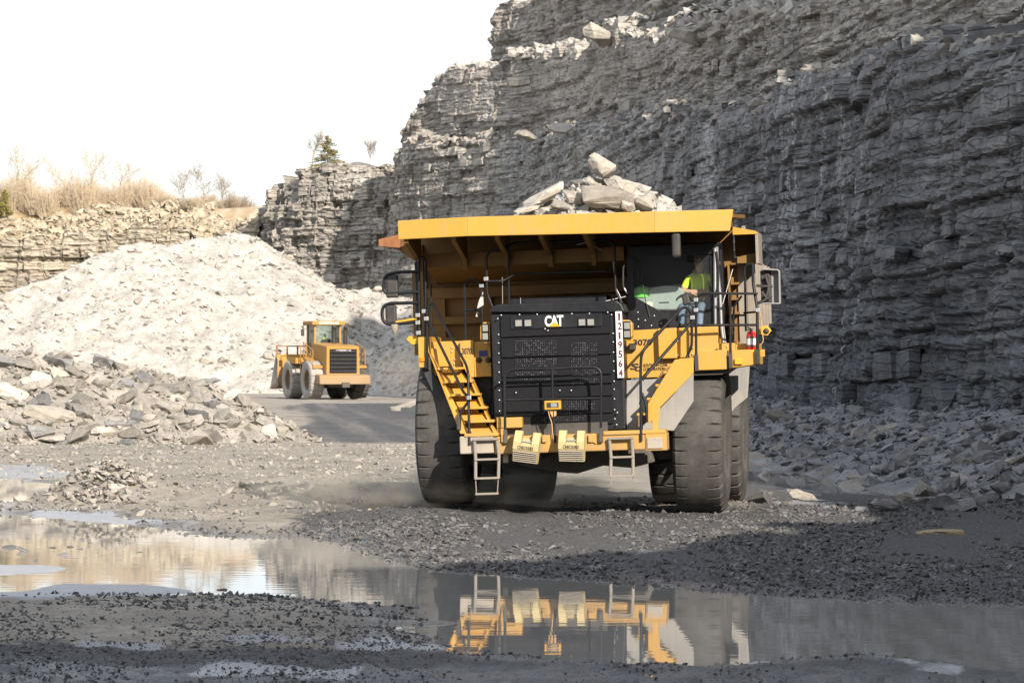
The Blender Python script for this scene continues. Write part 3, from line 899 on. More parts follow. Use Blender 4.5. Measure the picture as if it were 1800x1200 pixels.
# ------------------------------------------------------------------ machine materials
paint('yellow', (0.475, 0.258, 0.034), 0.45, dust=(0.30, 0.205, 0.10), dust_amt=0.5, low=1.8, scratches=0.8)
paint('body_yellow_shaded', (0.19, 0.098, 0.016), 0.6, dust=(0.12, 0.078, 0.04), dust_amt=0.6, low=1.0)  # dirty body paint, darkened further to hold the shade under the canopy
paint('black_paint', (0.008, 0.009, 0.012), 0.4, dust=(0.04, 0.038, 0.036), dust_amt=0.25, low=1.6, spec=0.3)
paint('frame_dark', (0.022, 0.02, 0.018), 0.6, dust=(0.11, 0.10, 0.085), dust_amt=0.5, low=1.8)
paint('dusty_steel', (0.20, 0.175, 0.145), 0.7, dust=(0.34, 0.30, 0.245), dust_amt=0.6, low=2.0)
paint('mudguard', (0.19, 0.19, 0.192), 0.6, dust=(0.29, 0.275, 0.25), dust_amt=0.6, low=2.6, scratches=0.9)
paint('rust', (0.20, 0.075, 0.025), 0.8, dust=(0.42, 0.21, 0.09), dust_amt=0.7, low=3.0)
paint('chock_yellow', (0.50, 0.35, 0.05), 0.5, dust=(0.38, 0.32, 0.19), dust_amt=0.5, low=1.0)
flat('galv', (0.40, 0.41, 0.42), 0.4, 0.7)
flat('white_paint', (0.68, 0.68, 0.66), 0.5, var=0.05)
flat('maroon', (0.10, 0.012, 0.018), 0.5)
flat('ink', (0.010, 0.010, 0.016), 0.6)
flat('logo_yellow', (0.55, 0.29, 0.02), 0.45, var=0.05)
flat('lens', (0.24, 0.24, 0.225), 0.15, 0.0, 0.6)
flat('amber', (0.75, 0.22, 0.01), 0.25)
flat('red', (0.55, 0.02, 0.02), 0.3)
flat('blue', (0.01, 0.03, 0.16), 0.4)
flat('cable', (0.50, 0.30, 0.13), 0.6)
flat('cloth_grey', (0.42, 0.41, 0.40), 0.9)
flat('dash', (0.30, 0.345, 0.325), 0.7)
paint('ladder_steel', (0.13, 0.12, 0.105), 0.6, dust=(0.24, 0.21, 0.175), dust_amt=0.6, low=2.0)
flat('seat_black', (0.02, 0.02, 0.022), 0.85)
flat('paper', (0.72, 0.72, 0.55), 0.8)
flat('hat_green', (0.16, 0.62, 0.09), 0.35, var=0.05)
flat('vest', (0.66, 0.86, 0.03), 0.8, var=0.1)
flat('skin', (0.50, 0.28, 0.19), 0.6)
flat('hair', (0.06, 0.035, 0.02), 0.9)
flat('jeans', (0.12, 0.17, 0.24), 0.9)
flat('mirror_glass', (0.75, 0.77, 0.8), 0.05, 1.0, var=0.01)

def rubber(name, col, dust):
    m, t, b = nt(name)
    v = coord(t)
    n1 = noise(t, v, 2.2, 6, 0.65); n2 = noise(t, v, 18, 4, 0.7)
    f = math_(t, 'ADD', math_(t, 'MULTIPLY', n1, 0.7), math_(t, 'MULTIPLY', n2, 0.3))
    t.links.new(mix(t, ramp(t, f, [(0.35, 0.15), (0.65, 0.9)]), col, dust), b.inputs['Base Color'])
    b.inputs['Roughness'].default_value = 0.88
    b.inputs['Specular IOR Level'].default_value = 0.25
    bump(t, b, f, 0.35, 0.02)
    M[name] = m
rubber('tyre', (0.026, 0.025, 0.024), (0.098, 0.093, 0.086))
rubber('tyre_pale', (0.20, 0.19, 0.175), (0.36, 0.335, 0.30))
rubber('mudflap', (0.012, 0.012, 0.014), (0.06, 0.06, 0.062))

def perforated(name, lit):
    m, t, b = nt(name)
    v = coord(t, (1, 1, 1))
    vo = t.nodes.new('ShaderNodeTexVoronoi'); vo.inputs['Scale'].default_value = 26.0; vo.inputs['Randomness'].default_value = 0.12
    t.links.new(v, vo.inputs['Vector'])
    hole = ramp(t, vo.outputs['Distance'], [(0.26, 1), (0.36, 0)])
    fin = noise(t, coord(t, (4, 4, 60)), 2.0, 3)
    inner = mix(t, ramp(t, fin, [(0.4, 0), (0.6, 1)]), [lit * 0.4] * 3, [lit] * 3)
    t.links.new(mix(t, hole, (0.008, 0.0085, 0.011), inner), b.inputs['Base Color'])
    b.inputs['Roughness'].default_value = 0.65
    b.inputs['Specular IOR Level'].default_value = 0.15
    bump(t, b, hole, -0.8, 0.02)
    M[name] = m
perforated('screen', 0.016)
perforated('core_screen', 0.2)

m, t, b = nt('glass')
t.nodes.remove(b)
tr = t.nodes.new('ShaderNodeBsdfTransparent'); tr.inputs[0].default_value = (0.86, 0.91, 0.89, 1)
gl = t.nodes.new('ShaderNodeBsdfGlossy'); gl.inputs['Roughness'].default_value = 0.02
fr_ = t.nodes.new('ShaderNodeFresnel'); fr_.inputs[0].default_value = 1.5
mx = t.nodes.new('ShaderNodeMixShader')
t.links.new(fr_.outputs[0], mx.inputs[0]); t.links.new(tr.outputs[0], mx.inputs[1]); t.links.new(gl.outputs[0], mx.inputs[2])
df = t.nodes.new('ShaderNodeBsdfDiffuse'); df.inputs[0].default_value = (0.42, 0.45, 0.50, 1)   # film of dust
mx2 = t.nodes.new('ShaderNodeMixShader'); mx2.inputs[0].default_value = 0.04
t.links.new(mx.outputs[0], mx2.inputs[1]); t.links.new(df.outputs[0], mx2.inputs[2])
t.links.new(mx2.outputs[0], t.nodes['Material Output'].inputs[0])
M['glass'] = m

# ------------------------------------------------------------------ the haul truck
TX, TY, TYAW, TROLL = 1.13, 60.0, R(-7.4), R(2.0)
_c, _s = math.cos(-TYAW), math.sin(-TYAW)
def tp(px, py, v, roll=True):
    """photograph pixel -> truck (u,w) on the truck's own plane at depth v behind its front axle"""
    ox, oy, oz = -TX, -TY, CAMZ
    dx, dy, dz = (px - 900) / 6000, 1.0, (630 - py) / 6000
    ox, oy = ox * _c - oy * _s, ox * _s + oy * _c
    dx, dy = dx * _c - dy * _s, dx * _s + dy * _c
    t_ = (v - oy) / dy
    u, w = ox + t_ * dx, oz + t_ * dz
    if roll:
        c, s = math.cos(TROLL), math.sin(TROLL)
        u, w = u * c + w * s, -u * s + w * c
    return u, w
def p3(px, py, v):
    u, w = tp(px, py, v)
    return (u, v, w)
def xroll(V):
    c, s = math.cos(TROLL), math.sin(TROLL)
    o = V.copy()
    o[:, 0] = V[:, 0] * c - V[:, 2] * s
    o[:, 2] = V[:, 0] * s + V[:, 2] * c
    return o

truck = empty('dump_truck', (TX, TY, 0), TYAW)
tag(truck, 'large yellow mining haul truck loaded with rock, driving toward the puddle', 'dump truck')

def rect(mb, x0, y0, x1, y1, v0, v1):
    """box whose front face covers the pixel rectangle at plane v0, running back to v1"""
    mx_, my = (x0 + x1) / 2, (y0 + y1) / 2
    u0, u1 = tp(x0, my, v0)[0], tp(x1, my, v0)[0]
    w1, w0 = tp(mx_, y0, v0)[1], tp(mx_, y1, v0)[1]
    return mb.box(u0, u1, v0, v1, w0, w1)
def poly(mb, pts, v0, v1):
    return mb.prism([tp(x, y, v0) for x, y in pts], v0, v1)
def pt(name, mat, f, parent=truck, bevel=0.0, fix=False):
    mb = MB(); f(mb)
    return mb.build(name, mat, parent, xroll, bevel, fix)
def prect(name, mat, x0, y0, x1, y1, v0, v1, parent=truck, bevel=0.012):
    return pt(name, mat, lambda mb: rect(mb, x0, y0, x1, y1, v0, v1), parent, bevel)
def ppoly(name, mat, pts, v0, v1, parent=truck, bevel=0.012):
    return pt(name, mat, lambda mb: poly(mb, pts, v0, v1), parent, bevel)
def rounded(path, k=3):
    """round the corners of a pipe run"""
    P = [Vector(p) for p in path]
    out = [P[0]]
    for i in range(1, len(P) - 1):
        a = (P[i - 1] - P[i]); b = (P[i + 1] - P[i])
        d = min(0.07, a.length * 0.45, b.length * 0.45)
        A = P[i] + a.normalized() * d; B = P[i] + b.normalized() * d
        for j in range(k + 1):
            q = j / k
            out.append((A * (1 - q) + P[i] * q) * (1 - q) + (P[i] * (1 - q) + B * q) * q)
    out.append(P[-1])
    return out
def pipe(name, mat, runs, r=0.022, parent=truck):
    mb = MB()
    for run in runs:
        mb.tube(rounded([p3(*q) for q in run]), r, 8)
    return mb.build(name, mat, parent, xroll)

def text_mesh(body, bold=0.0, spacing=1.0):
    cu = bpy.data.curves.new('lettering', 'FONT')
    cu.body = body; cu.size = 1.0; cu.extrude = 0.004; cu.offset = bold; cu.space_character = spacing
    cu.resolution_u = 3
    o = bpy.data.objects.new('lettering', cu)
    COL.objects.link(o)
    dg = bpy.context.evaluated_depsgraph_get()
    me = bpy.data.meshes.new_from_object(o.evaluated_get(dg))
    bpy.data.objects.remove(o)
    bpy.data.curves.remove(cu)
    V = np.empty(len(me.vertices) * 3); me.vertices.foreach_get('co', V); V = V.reshape(-1, 3)
    F = [tuple(p.vertices) for p in me.polygons]
    bpy.data.meshes.remove(me)
    return V, F
def text_fit(name, body, mat, x0, y0, x1, y1, v, parent, bold=0.0, spacing=1.0, slant=0.0):
    V, F = text_mesh(body, bold, spacing)
    lo, hi = V.min(0), V.max(0)
    mx_, my = (x0 + x1) / 2, (y0 + y1) / 2
    u0, u1 = tp(x0, my, v)[0], tp(x1, my, v)[0]
    w1, w0 = tp(mx_, y0, v)[1], tp(mx_, y1, v)[1]
    a = (V[:, 0] - lo[0]) / (hi[0] - lo[0]); b = (V[:, 1] - lo[1]) / (hi[1] - lo[1])
    P = np.stack([u0 + (u1 - u0) * a + slant * (b - .5) * (w1 - w0), v - 0.004 - (V[:, 2] > 0) * 0.004, w0 + (w1 - w0) * b], -1)
    mb = MB().add(P.tolist(), F)
    return mb.build(name, mat, parent, xroll)

# --- dump body with its canopy
body = pt('dump_body', 'body_yellow_shaded', lambda mb: rect(mb, 742, 398, 1292, 650, 0.75, 0.85))       # headboard
# canopy lip of three folded plates
def lip(mb):
    top = [(699, 388, -2.2), (821, 381.5, -2.36), (1150, 371.5, -2.36), (1289, 368, -2.2)]
    bot = [(700, 421, -2.2), (821, 415, -2.36), (1150, 408.5, -2.36), (1283, 406, -2.2)]
    T = [Vector(p3(*q)) for q in top]; B = [Vector(p3(*q)) for q in bot]
    for i in range(3):
        bk = Vector((0, 0.09, 0))
        mb.hexa([B[i], B[i + 1], B[i + 1] + bk, B[i] + bk, T[i], T[i + 1], T[i + 1] + bk, T[i] + bk])
pt('canopy_lip', 'yellow', lip, body, 0.01)
uL, wL = tp(700, 400, -2.2); uR, wR = tp(1289, 385, -2.2)
wtop = tp(995, 383, -2.2)[1]; wlip = tp(995, 413, -2.3)[1]
def canopy(mb):
    mb.hexa([(uL, -2.12, wtop - .10), (uR, -2.12, wtop - .10), (uR, 1.2, wtop + .02), (uL, 1.2, wtop + .02),
             (uL, -2.12, wtop - .04), (uR, -2.12, wtop - .04), (uR, 1.2, wtop + .08), (uL, 1.2, wtop + .08)])
pt('canopy', 'body_yellow_shaded', canopy, body)
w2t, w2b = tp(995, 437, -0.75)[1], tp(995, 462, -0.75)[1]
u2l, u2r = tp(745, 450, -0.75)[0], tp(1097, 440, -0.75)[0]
pt('canopy_beam', 'body_yellow_shaded', lambda mb: mb.box(u2l, u2r, -0.75, -0.45, w2b, w2t), body, 0.012)
pt('canopy_underside', 'body_yellow_shaded', lambda mb: mb.hexa([(u2l, -0.45, w2b), (u2r, -0.45, w2b), (u2r, 0.75, w2b - .25), (u2l, 0.75, w2b - .25),
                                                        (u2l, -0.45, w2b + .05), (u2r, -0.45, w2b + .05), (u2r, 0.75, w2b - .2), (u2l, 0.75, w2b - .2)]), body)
for px in (712, 795, 872, 949, 1027, 1100, 1185, 1277):
    uu = tp(px, 415, -2.2)[0]
    if px > 1090:
        pt('canopy_rib', 'body_yellow_shaded', lambda mb: mb.prism_x([(-2.13, wtop - .1), (-2.13, wlip - 0.02), (-1.1, wlip + .10), (-1.0, wtop - .07)], uu - .035, uu + .045), body)
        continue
    pt('canopy_rib', 'body_yellow_shaded', lambda mb: mb.prism_x([(-2.13, wtop - .1), (-2.13, wlip - 0.02), (-0.9, w2t - .12), (-0.8, w2b - .06), (-0.74, w2b - .06), (-0.74, wtop - .06)], uu - .035, uu + .045), body)
pt('body_stiffener', 'body_yellow_shaded', lambda mb: rect(mb, 745, 497, 1290, 516, 0.60, 0.76), body, 0.015)
pt('body_stiffener', 'body_yellow_shaded', lambda mb: rect(mb, 745, 548, 1290, 562, 0.60, 0.76), body, 0.015)
pt('body_stiffener', 'body_yellow_shaded', lambda mb: rect(mb, 745, 585, 1290, 600, 0.60, 0.76), body, 0.015)
for a, b2 in ((745, 784), (848, 866), (1068, 1090)):
    pt('body_post', 'body_yellow_shaded', lambda mb: rect(mb, a, 516, b2, 640, 0.62, 0.76), body, 0.012)
pt('corner_post', 'body_yellow_shaded', lambda mb: rect(mb, 733, 430, 746, 640, 0.55, 0.8), body, 0.012)
# right side: box section post with cut-outs, side plate and flared top rail
pt('corner_post', 'body_yellow_shaded', lambda mb: rect(mb, 1281, 462, 1284.5, 604, 0.35, 0.75), body)
for y0, y1 in ((462, 465), (496, 500), (524, 527), (548, 552), (600, 604)):
    pt('post_web', 'body_yellow_shaded', lambda mb: rect(mb, 1284.5, y0, 1299, y1, 0.36, 0.74), body)
pt('post_back', 'body_yellow_shaded', lambda mb: rect(mb, 1282, 462, 1300, 604, 0.76, 0.8), body)
usr, wsb = tp(1301, 604, 0.7); wst = tp(1301, 455, 0.7)[1]
usr2 = tp(1325, 500, 6.6)[0]
pt('side_plate', 'dusty_steel', lambda mb: mb.hexa([(usr, 0.7, wsb), (usr + .12, 0.7, wsb), (usr + .12, 7.0, wsb + .45), (usr, 7.0, wsb + .45), (usr, 0.7, wst), (usr + .12, 0.7, wst), (usr + .12, 7.0, wst), (usr, 7.0, wst)]), body)
for k in range(6):
    vv_ = 1.3 + k * 1.0
    pt('side_rib', 'dusty_steel', lambda mb: mb.box(usr + .12, usr + .27, vv_, vv_ + .16, wsb + .1 + .06 * k, wst), body, 0.01)
usl = tp(736, 500, 0.7)[0]
pt('side_plate', 'body_yellow_shaded', lambda mb: mb.hexa([(usl - .12, 0.7, wsb), (usl, 0.7, wsb), (usl, 7.0, wsb + .45), (usl - .12, 7.0, wsb + .45), (usl - .12, 0.7, wst), (usl, 0.7, wst), (usl, 7.0, wst), (usl - .12, 7.0, wst)]), body)
pt('body_floor', 'body_yellow_shaded', lambda mb: mb.hexa([(usl, 0.8, wsb + .2), (usr, 0.8, wsb + .2), (usr, 7.0, wsb + .55), (usl, 7.0, wsb + .55), (usl, 0.8, wsb + .3), (usr, 0.8, wsb + .3), (usr, 7.0, wsb + .65), (usl, 7.0, wsb + .65)]), body)
# wing on the right
def wingR(mb):
    poly(mb, [(1288, 398.5), (1329, 406), (1331, 411), (1288, 412.5)], 0.0, 0.06)
    uo, wo_ = tp(1331, 409, 0.0); ui, wi = tp(1288, 399, 0.0)
    mb.hexa([(ui, .06, wi - .06), (uo, .06, wo_ - .04), (uo, 1.2, wo_ - .04), (ui, 1.2, wi - .06), (ui, .06, wi), (uo, .06, wo_), (uo, 1.2, wo_), (ui, 1.2, wi)])
pt('wing_top', 'yellow', wingR, body)
def wingside(mb):
    u0 = tp(1328.5, 430, 0.1)[0]; wt, wb = tp(1330, 408, 0.1)[1], tp(1330, 463, 0.1)[1]
    mb.box(u0, u0 + .05, 0.02, 1.2, wb, wt)
pt('wing_side', 'dusty_steel', wingside, body)
def wingin(mb):
    a = tp(1296, 452, 0.3); c = tp(1328, 444, 0.3); wb2 = tp(1312, 462, .3)[1]
    mb.hexa([(a[0], .3, wb2), (c[0], .3, wb2), (c[0], 1.2, wb2), (a[0], 1.2, wb2), (a[0], .3, a[1]), (c[0], .3, c[1]), (c[0], 1.2, c[1]), (a[0], 1.2, a[1])])
pt('wing_rail', 'body_yellow_shaded', wingin, body)
pt('wing_back', 'body_yellow_shaded', lambda mb: rect(mb, 1292, 410, 1330, 450, 1.0, 1.1), body)
pt('tie_lug', 'dusty_steel', lambda mb: rect(mb, 1303, 397, 1310, 404, 0.1, 0.25), body, 0.01)
# wing on the left, rusty underside
def wingL(mb):
    a = tp(667, 421, 0.2); c = tp(705, 414, 0.2)
    mb.hexa([(a[0], .1, a[1] - .12), (c[0], .1, c[1] - .22), (c[0], 7, c[1] - .22), (a[0], 7, a[1] - .12), (a[0], .1, a[1]), (c[0], .1, c[1] + .02), (c[0], 7, c[1] + .02), (a[0], 7, a[1])])
pt('wing_top', 'rust', wingL, body)['label'] = 'rusty left wing of the dump body'
ppoly('wing_gusset', 'body_yellow_shaded', [(690, 432), (736, 428), (736, 463), (728, 458)], 0.3, 0.45, body)
# --- chassis
chassis = pt('chassis', 'frame_dark', lambda mb: (mb.box(-0.75, -0.4, -1.6, 6.6, 1.0, 1.75), mb.box(0.55, 0.9, -1.6, 6.6, 1.0, 1.75), mb.box(-0.75, 0.9, 1.0, 1.5, 0.9, 1.8), mb.box(-0.75, 0.9, 3.2, 3.7, 0.9, 1.8)))
pt('engine_sump', 'frame_dark', lambda mb: poly(mb, [(905, 790), (1140, 785), (1150, 812), (1110, 822), (1060, 818), (1015, 832), (985, 830), (960, 826), (915, 818)], -1.0, 1.5), chassis, 0.03)
pt('front_axle_box', 'frame_dark', lambda mb: rect(mb, 815, 770, 1190, 812, -0.45, 0.5), chassis, 0.05)
pt('rear_axle', 'frame_dark', lambda mb: mb.tube([(-1.9, 4.57, 1.4), (-0.6, 4.57, 1.4), (0.6, 4.57, 1.4), (2.0, 4.57, 1.4)], 0.52, 14), chassis)
pt('suspension_strut', 'frame_dark', lambda mb: mb.tube([(1.5, 0.0, 1.2), (1.35, 0.05, 2.7)], 0.2, 12), chassis)
pt('suspension_strut', 'frame_dark', lambda mb: mb.tube([(-1.75, 0.0, 1.2), (-1.6, 0.05, 2.7)], 0.2, 12), chassis)
pt('fuel_tank', 'frame_dark', lambda mb: mb.box(1.0, 1.9, 1.9, 3.1, 1.1, 2.3), chassis, 0.08)
pt('engine_block', 'frame_dark', lambda mb: rect(mb, 872, 560, 1092, 770, -1.3, 0.5), chassis)
# --- radiator front
gr = prect('radiator_housing', 'black_paint', 866, 546, 1096, 758, -1.72, -0.4, bevel=0.02)
ppoly('hood_cap', 'black_paint', [(860, 549), (863, 541), (873, 535), (1083, 528), (1092, 534), (1097, 545), (1097, 549)], -1.80, -0.2, gr, 0.02)
prect('hood_rear_cover', 'black_paint', 896, 521, 1066, 536, -0.6, 0.2, gr)
panels = [(551, 589), (591.5, 625), (627.5, 660), (662.5, 676), (679, 698), (700, 728), (730, 747)]
for i, (a, b2) in enumerate(panels):
    prect('grille_panel', 'screen', 880 + i * 0.9, a, 1073 + i * 0.9, b2, -1.765 - (i % 2) * 0.006, -1.72, gr, 0.006)
for x0, y0, x1, y1 in ((905, 597, 980, 624), (905.5, 629, 980, 659), (907, 664, 980, 675), (1004, 600, 1051, 624), (1004, 629, 1051, 659), (1005, 664, 1052, 674), (950, 705, 1046, 727), (951, 731, 1030, 741)):
    prect('radiator_core', 'core_screen', x0, y0, x1, y1, -1.778, -1.75, gr, 0)
prect('badge_panel', 'black_paint', 897, 553, 1058, 576, -1.785, -1.74, gr, 0.008)
text_fit('logo', 'CAT', 'white_paint', 957.5, 554, 990.5, 573.5, -1.786, gr, 0.035, 0.88)
ppoly('logo_triangle', 'logo_yellow', [(964.5, 574), (974.5, 564.5), (984.5, 573.6)], -1.806, -1.79, gr, 0)
for x in (905.5, 922, 1017, 1032.5):
    y = 562.5 - (x - 905) * 0.013
    lamp = prect('headlamp', 'black_paint', x - 1.5, y - 1.5, x + 13, y + 12.5, -1.81, -1.78, truck, 0.006)
    prect('lens', 'lens', x, y, x + 11.5, y + 11, -1.82, -1.80, lamp, 0.006)
bolt_me = None
def bolt(px, py, v, par, r=0.016):
    global bolt_me
    if bolt_me is None:
        mb = MB(); mb.lathe([(0, -.012), (.75, -.012), (1.0, -.004), (1.0, .01)], 'y', 8)
        V = np.array(mb.V); V[:, 0] *= r; V[:, 2] *= r
        mb.V = V.tolist()
        o = mb.build('bolt', 'galv', par); bolt_me = o.data
    else:
        o = bpy.data.objects.new('bolt', bolt_me); COL.objects.link(o); o.parent = par
    q = xroll(np.array([p3(px, py, v)]))[0]
    o.location = q
for x, y in ((875, 560), (881, 554), (913, 553), (944, 552.5), (1005, 551.5), (1036, 551), (1068, 549), (1075, 553)):
    bolt(x, y, -1.795, gr)
for i, y in enumerate((588, 603, 621, 637, 654, 672, 686, 703, 722, 738)):
    bolt(876 + (y - 560) * 0.012, y, -1.735, gr); bolt(1077 + (y - 560) * 0.02, y - 2, -1.735, gr)
for x, y in ((958, 578), (963, 581), (984, 686), (1004, 686), (907, 690), (1098 - 13, 725), (1084, 746)):
    bolt(x, y, -1.79, gr, 0.016)
strip = prect('number_strip', 'white_paint', 1083.5, 547, 1094.8, 664, -1.80, -1.74, truck, 0.004)
strip['label'] = 'white strip with dark red digits stacked down the radiator edge'
for i, ch in enumerate('1219564'):
    y = 556.3 + i * 16.45
    one = ch == '1'
    text_fit('digit', ch, 'maroon', 1085.6 + i * 0.33 + (1.4 if one else 0), y - 6.2, 1092.9 + i * 0.33 - (2.6 if one else 0), y + 6.2, -1.803, strip, 0.02)
# --- lamp pods beside the radiator
for side, (a, b2, c2, d2) in (('l', (844, 566, 861.5, 603)), ('r', (1092.5, 562, 1111, 598))):
    pod = ppoly('lamp_pod', 'yellow', [(a + (6 if side == 'l' else 0), b2), (c2 - (0 if side == 'l' else 6), b2), (c2, b2 + 7), (c2, d2 - 7), (c2 - (0 if side == 'l' else 6), d2), (a + (6 if side == 'l' else 0), d2), (a, d2 - 7), (a, b2 + 7)], -1.55, -1.25)
    prect('pod_face', 'black_paint', a + 2.5, b2 + 2.5, c2 - 2.5, d2 - 2.5, -1.57, -1.53, pod, 0.005)
    for q in (0, 1):
        y0 = b2 + 5 + q * 14.5
        prect('lens', 'lens', a + 4, y0, c2 - 4, y0 + 11.5, -1.60, -1.56, pod, 0.008)
# --- bumper
bump_o = prect('bumper', 'yellow', 868, 763, 1134, 794, -2.12, -1.7, bevel=0.02)
prect('bumper_end', 'dusty_steel', 808, 766, 868, 797, -2.14, -1.65, bump_o, 0.02)
prect('bumper_end', 'yellow', 1134, 761, 1172, 792, -2.14, -1.65, bump_o, 0.02)
prect('bumper_step', 'yellow', 816, 761, 876, 767, -2.16, -1.6, bump_o, 0.01)
prect('bumper_top_rail', 'yellow', 1060, 756, 1170, 763, -2.15, -1.7, bump_o, 0.012)
prect('step_pad', 'dusty_steel', 1137, 768.5, 1164.5, 788.5, -2.165, -2.1, bump_o, 0.015)
for x in (884, 956, 984, 1037):
    prect('bracket', 'yellow', x - 3, 764, x + 4, 777, -2.17, -2.1, bump_o, 0.006)
prect('tow_lug', 'dusty_steel', 884, 794, 893, 813, -2.0, -1.9, bump_o, 0.01)
prect('front_box', 'yellow', 873, 733.5, 917, 752, -1.98, -1.75, bump_o, 0.015)
prect('front_box_post', 'yellow', 873, 733, 886, 765, -1.96, -1.78, bump_o, 0.01)
prect('valance', 'frame_dark', 880, 744, 1068, 764, -1.78, -1.7, bump_o, 0.01)
ppoly('bracket_loop', 'yellow', [(1036, 762), (1046, 762), (1048, 780), (1036, 774)], -2.15, -2.1, bump_o, 0.005)
hoop = pipe('guard_hoop', 'black_paint', [[(888, 776, -2.16), (887, 664, -2.16), (894, 651, -2.16), (910, 648.5, -2.16), (968, 648, -2.16), (1044, 644.5, -2.16), (1055, 650, -2.16), (1057, 664, -2.16), (1056, 775, -2.16)],
                                          [(888, 702.5, -2.16), (1057, 699.5, -2.16)], [(970.5, 648, -2.16), (972, 706, -2.16)], [(973, 722, -2.16), (975, 777, -2.16)]], 0.024)
lampb = prect('marker_lamp', 'logo_yellow', 957, 704, 985.5, 719.5, -2.24, -2.12, truck, 0.01)
prect('lamp_recess', 'frame_dark', 960.5, 707, 982, 716.5, -2.248, -2.2, lampb, 0.004)
prect('lens', 'lens', 968, 708, 979, 715.5, -2.256, -2.22, lampb, 0.006)
ppoly('lamp_bracket', 'cable', [(966, 721), (978, 721), (977, 731), (971, 733), (968, 728)], -2.18, -2.1, hoop, 0.006)
pipe('lamp_cable', 'cable', [[(964, 722, -2.19), (966, 733, -2.19), (970, 742, -2.19), (971, 757, -2.19), (973, 776, -2.19)]], 0.008, hoop)
# --- left fender, stairs and deck
fl = prect('left_deck', 'yellow', 755, 600, 812, 660, -1.0, 0.4, bevel=0.015)
prect('deck_end', 'yellow', 735, 592, 756, 646, -1.15, 0.3, fl, 0.015)
prect('marker_light', 'amber', 738.5, 628, 746, 635, -1.18, -1.14, fl, 0.006)
ppoly('number_plate', 'yellow', [(808.5, 599), (832, 597.5), (833, 663), (828, 663), (808.5, 630)], -1.2, -0.6, fl, 0.01)
text_fit('fleet_number', '3070', 'ink', 812, 611.5, 829, 622.5, -1.202, fl, 0.012)
sw = prect('switch_panel', 'yellow', 833, 600, 863, 662, -1.14, -0.5, truck, 0.01)
prect('switch_decal', 'blue', 842, 616, 857, 626, -1.15, -1.13, sw, 0.003)
for x in (842, 858):
    pt('socket', 'frame_dark', lambda mb: mb.lathe([(0, -.03), (.045, -.03), (.052, 0), (.052, .04)], 'y', 14, p3(x, 632.5, -1.14)), sw)
    bolt(x, 641, -1.145, sw)
for x, y in ((794, 611), (794, 618), (799, 632), (799, 640)):
    bolt(x, y, -1.01, fl, .018)
ppoly('inner_guard', 'mudflap', [(833, 664), (863, 662), (863, 755), (856, 740), (835, 690)], -0.95, -0.9, fl, 0)
ppoly('mud_flap', 'mudflap', [(745, 655), (760, 650), (818, 768), (800, 758), (786, 745)], -1.25, -1.2, fl, 0.004)
st = empty('left_stairs', (0, 0, 0)); st.parent = truck
treads = [(769, 645.5, 815, 649.5), (781, 668.5, 831, 672.5), (793, 691.5, 843.5, 695.5), (806, 714.5, 855, 719), (820, 738, 868, 742.5)]
for i, (x0, y0, x1, y1) in enumerate(treads):
    v0 = -1.28 - i * 0.17
    prect('tread', 'yellow', x0, y0, x1, y1, v0 - 0.12, v0 + 0.14, st, 0.006)
    # riser plate leaning back below the tread
    nx_ = (x0 + 8, x1 + 6)
    q = [p3(nx_[0] - 6, y1 + 6, v0 + 0.10), p3(nx_[1] - 6, y1 + 6, v0 + 0.10), p3(nx_[1] + 2, y1 + 20, v0 - 0.06), p3(nx_[0] + 2, y1 + 20, v0 - 0.06)]
    bk = Vector((0, 0.03, 0))
    pt('riser', 'yellow', lambda mb: mb.hexa([Vector(q[3]), Vector(q[2]), Vector(q[2]) + bk, Vector(q[3]) + bk, Vector(q[0]), Vector(q[1]), Vector(q[1]) + bk, Vector(q[0]) + bk]), st)
    mbt = MB()
    for k in range(12):
        xx_ = x0 + 3 + k * 2.7
        rect(mbt, xx_, y1, xx_ + 1.2, y1 + 6, v0 + 0.02, v0 + 0.08)
    mbt.build('grip_teeth', 'yellow', st, xroll)
def strL(mb, top, bot):
    A = [Vector(p3(*q)) for q in top]; B = [Vector(p3(*q)) for q in bot]
    bk = Vector((0, 0.35, 0)); th = Vector((0.03, 0, 0))
    mb.hexa([B[0], B[1], B[1] + bk, B[0] + bk, A[0], A[1], A[1] + bk, A[0] + bk])
pt('stringer', 'yellow', lambda mb: strL(mb, [(753, 618, -1.2), (768, 640, -1.2)], [(809, 762, -2.08), (824, 762, -2.08)]), st, 0.008)
pt('stringer', 'yellow', lambda mb: strL(mb, [(813, 640, -1.25), (816, 640, -1.25)], [(868, 762, -2.05), (871, 762, -2.05)]), st, 0.006)
prect('upper_riser', 'yellow', 758, 612, 792, 644, -1.06, -1.0, st, 0.004)
# --- right fender, stairs, cab deck
frd = ppoly('right_fender', 'yellow', [(1098, 581), (1262, 573), (1262, 612), (1212, 640), (1190, 662), (1098, 665)], -1.0, 0.4)
bx_ = prect('fender_box', 'yellow', 1157, 576.5, 1189.5, 630, -1.16, -1.0, frd, 0.012)
prect('fender_door', 'yellow', 1191, 580, 1214, 628, -1.03, -0.99, frd, 0.008)
for x, y in ((1191, 599), (1192, 624), (1218, 611), (1217, 622)):
    bolt(x, y, -1.04, frd, 0.018)
text_fit('fleet_number', '3070', 'ink', 1113.5, 596, 1146, 607, -1.002, frd, 0.03)
text_fit('owner_name', 'SOUTHERN COAL', 'ink', 1131, 638.5, 1174, 644, -1.002, frd, 0.02, 1.0, 0.1)
text_fit('owner_name', 'CORPORATION', 'ink', 1131, 645.5, 1169, 650.8, -1.002, frd, 0.02, 1.0, 0.1)
text_fit('owner_emblem', 'S', 'ink', 1109, 638.5, 1122, 649.5, -1.002, frd, 0.03, 1.0, 0.4)
text_fit('owner_emblem', 'C', 'ink', 1116, 643.5, 1127, 652, -1.004, frd, 0.03, 1.0, 0.4)
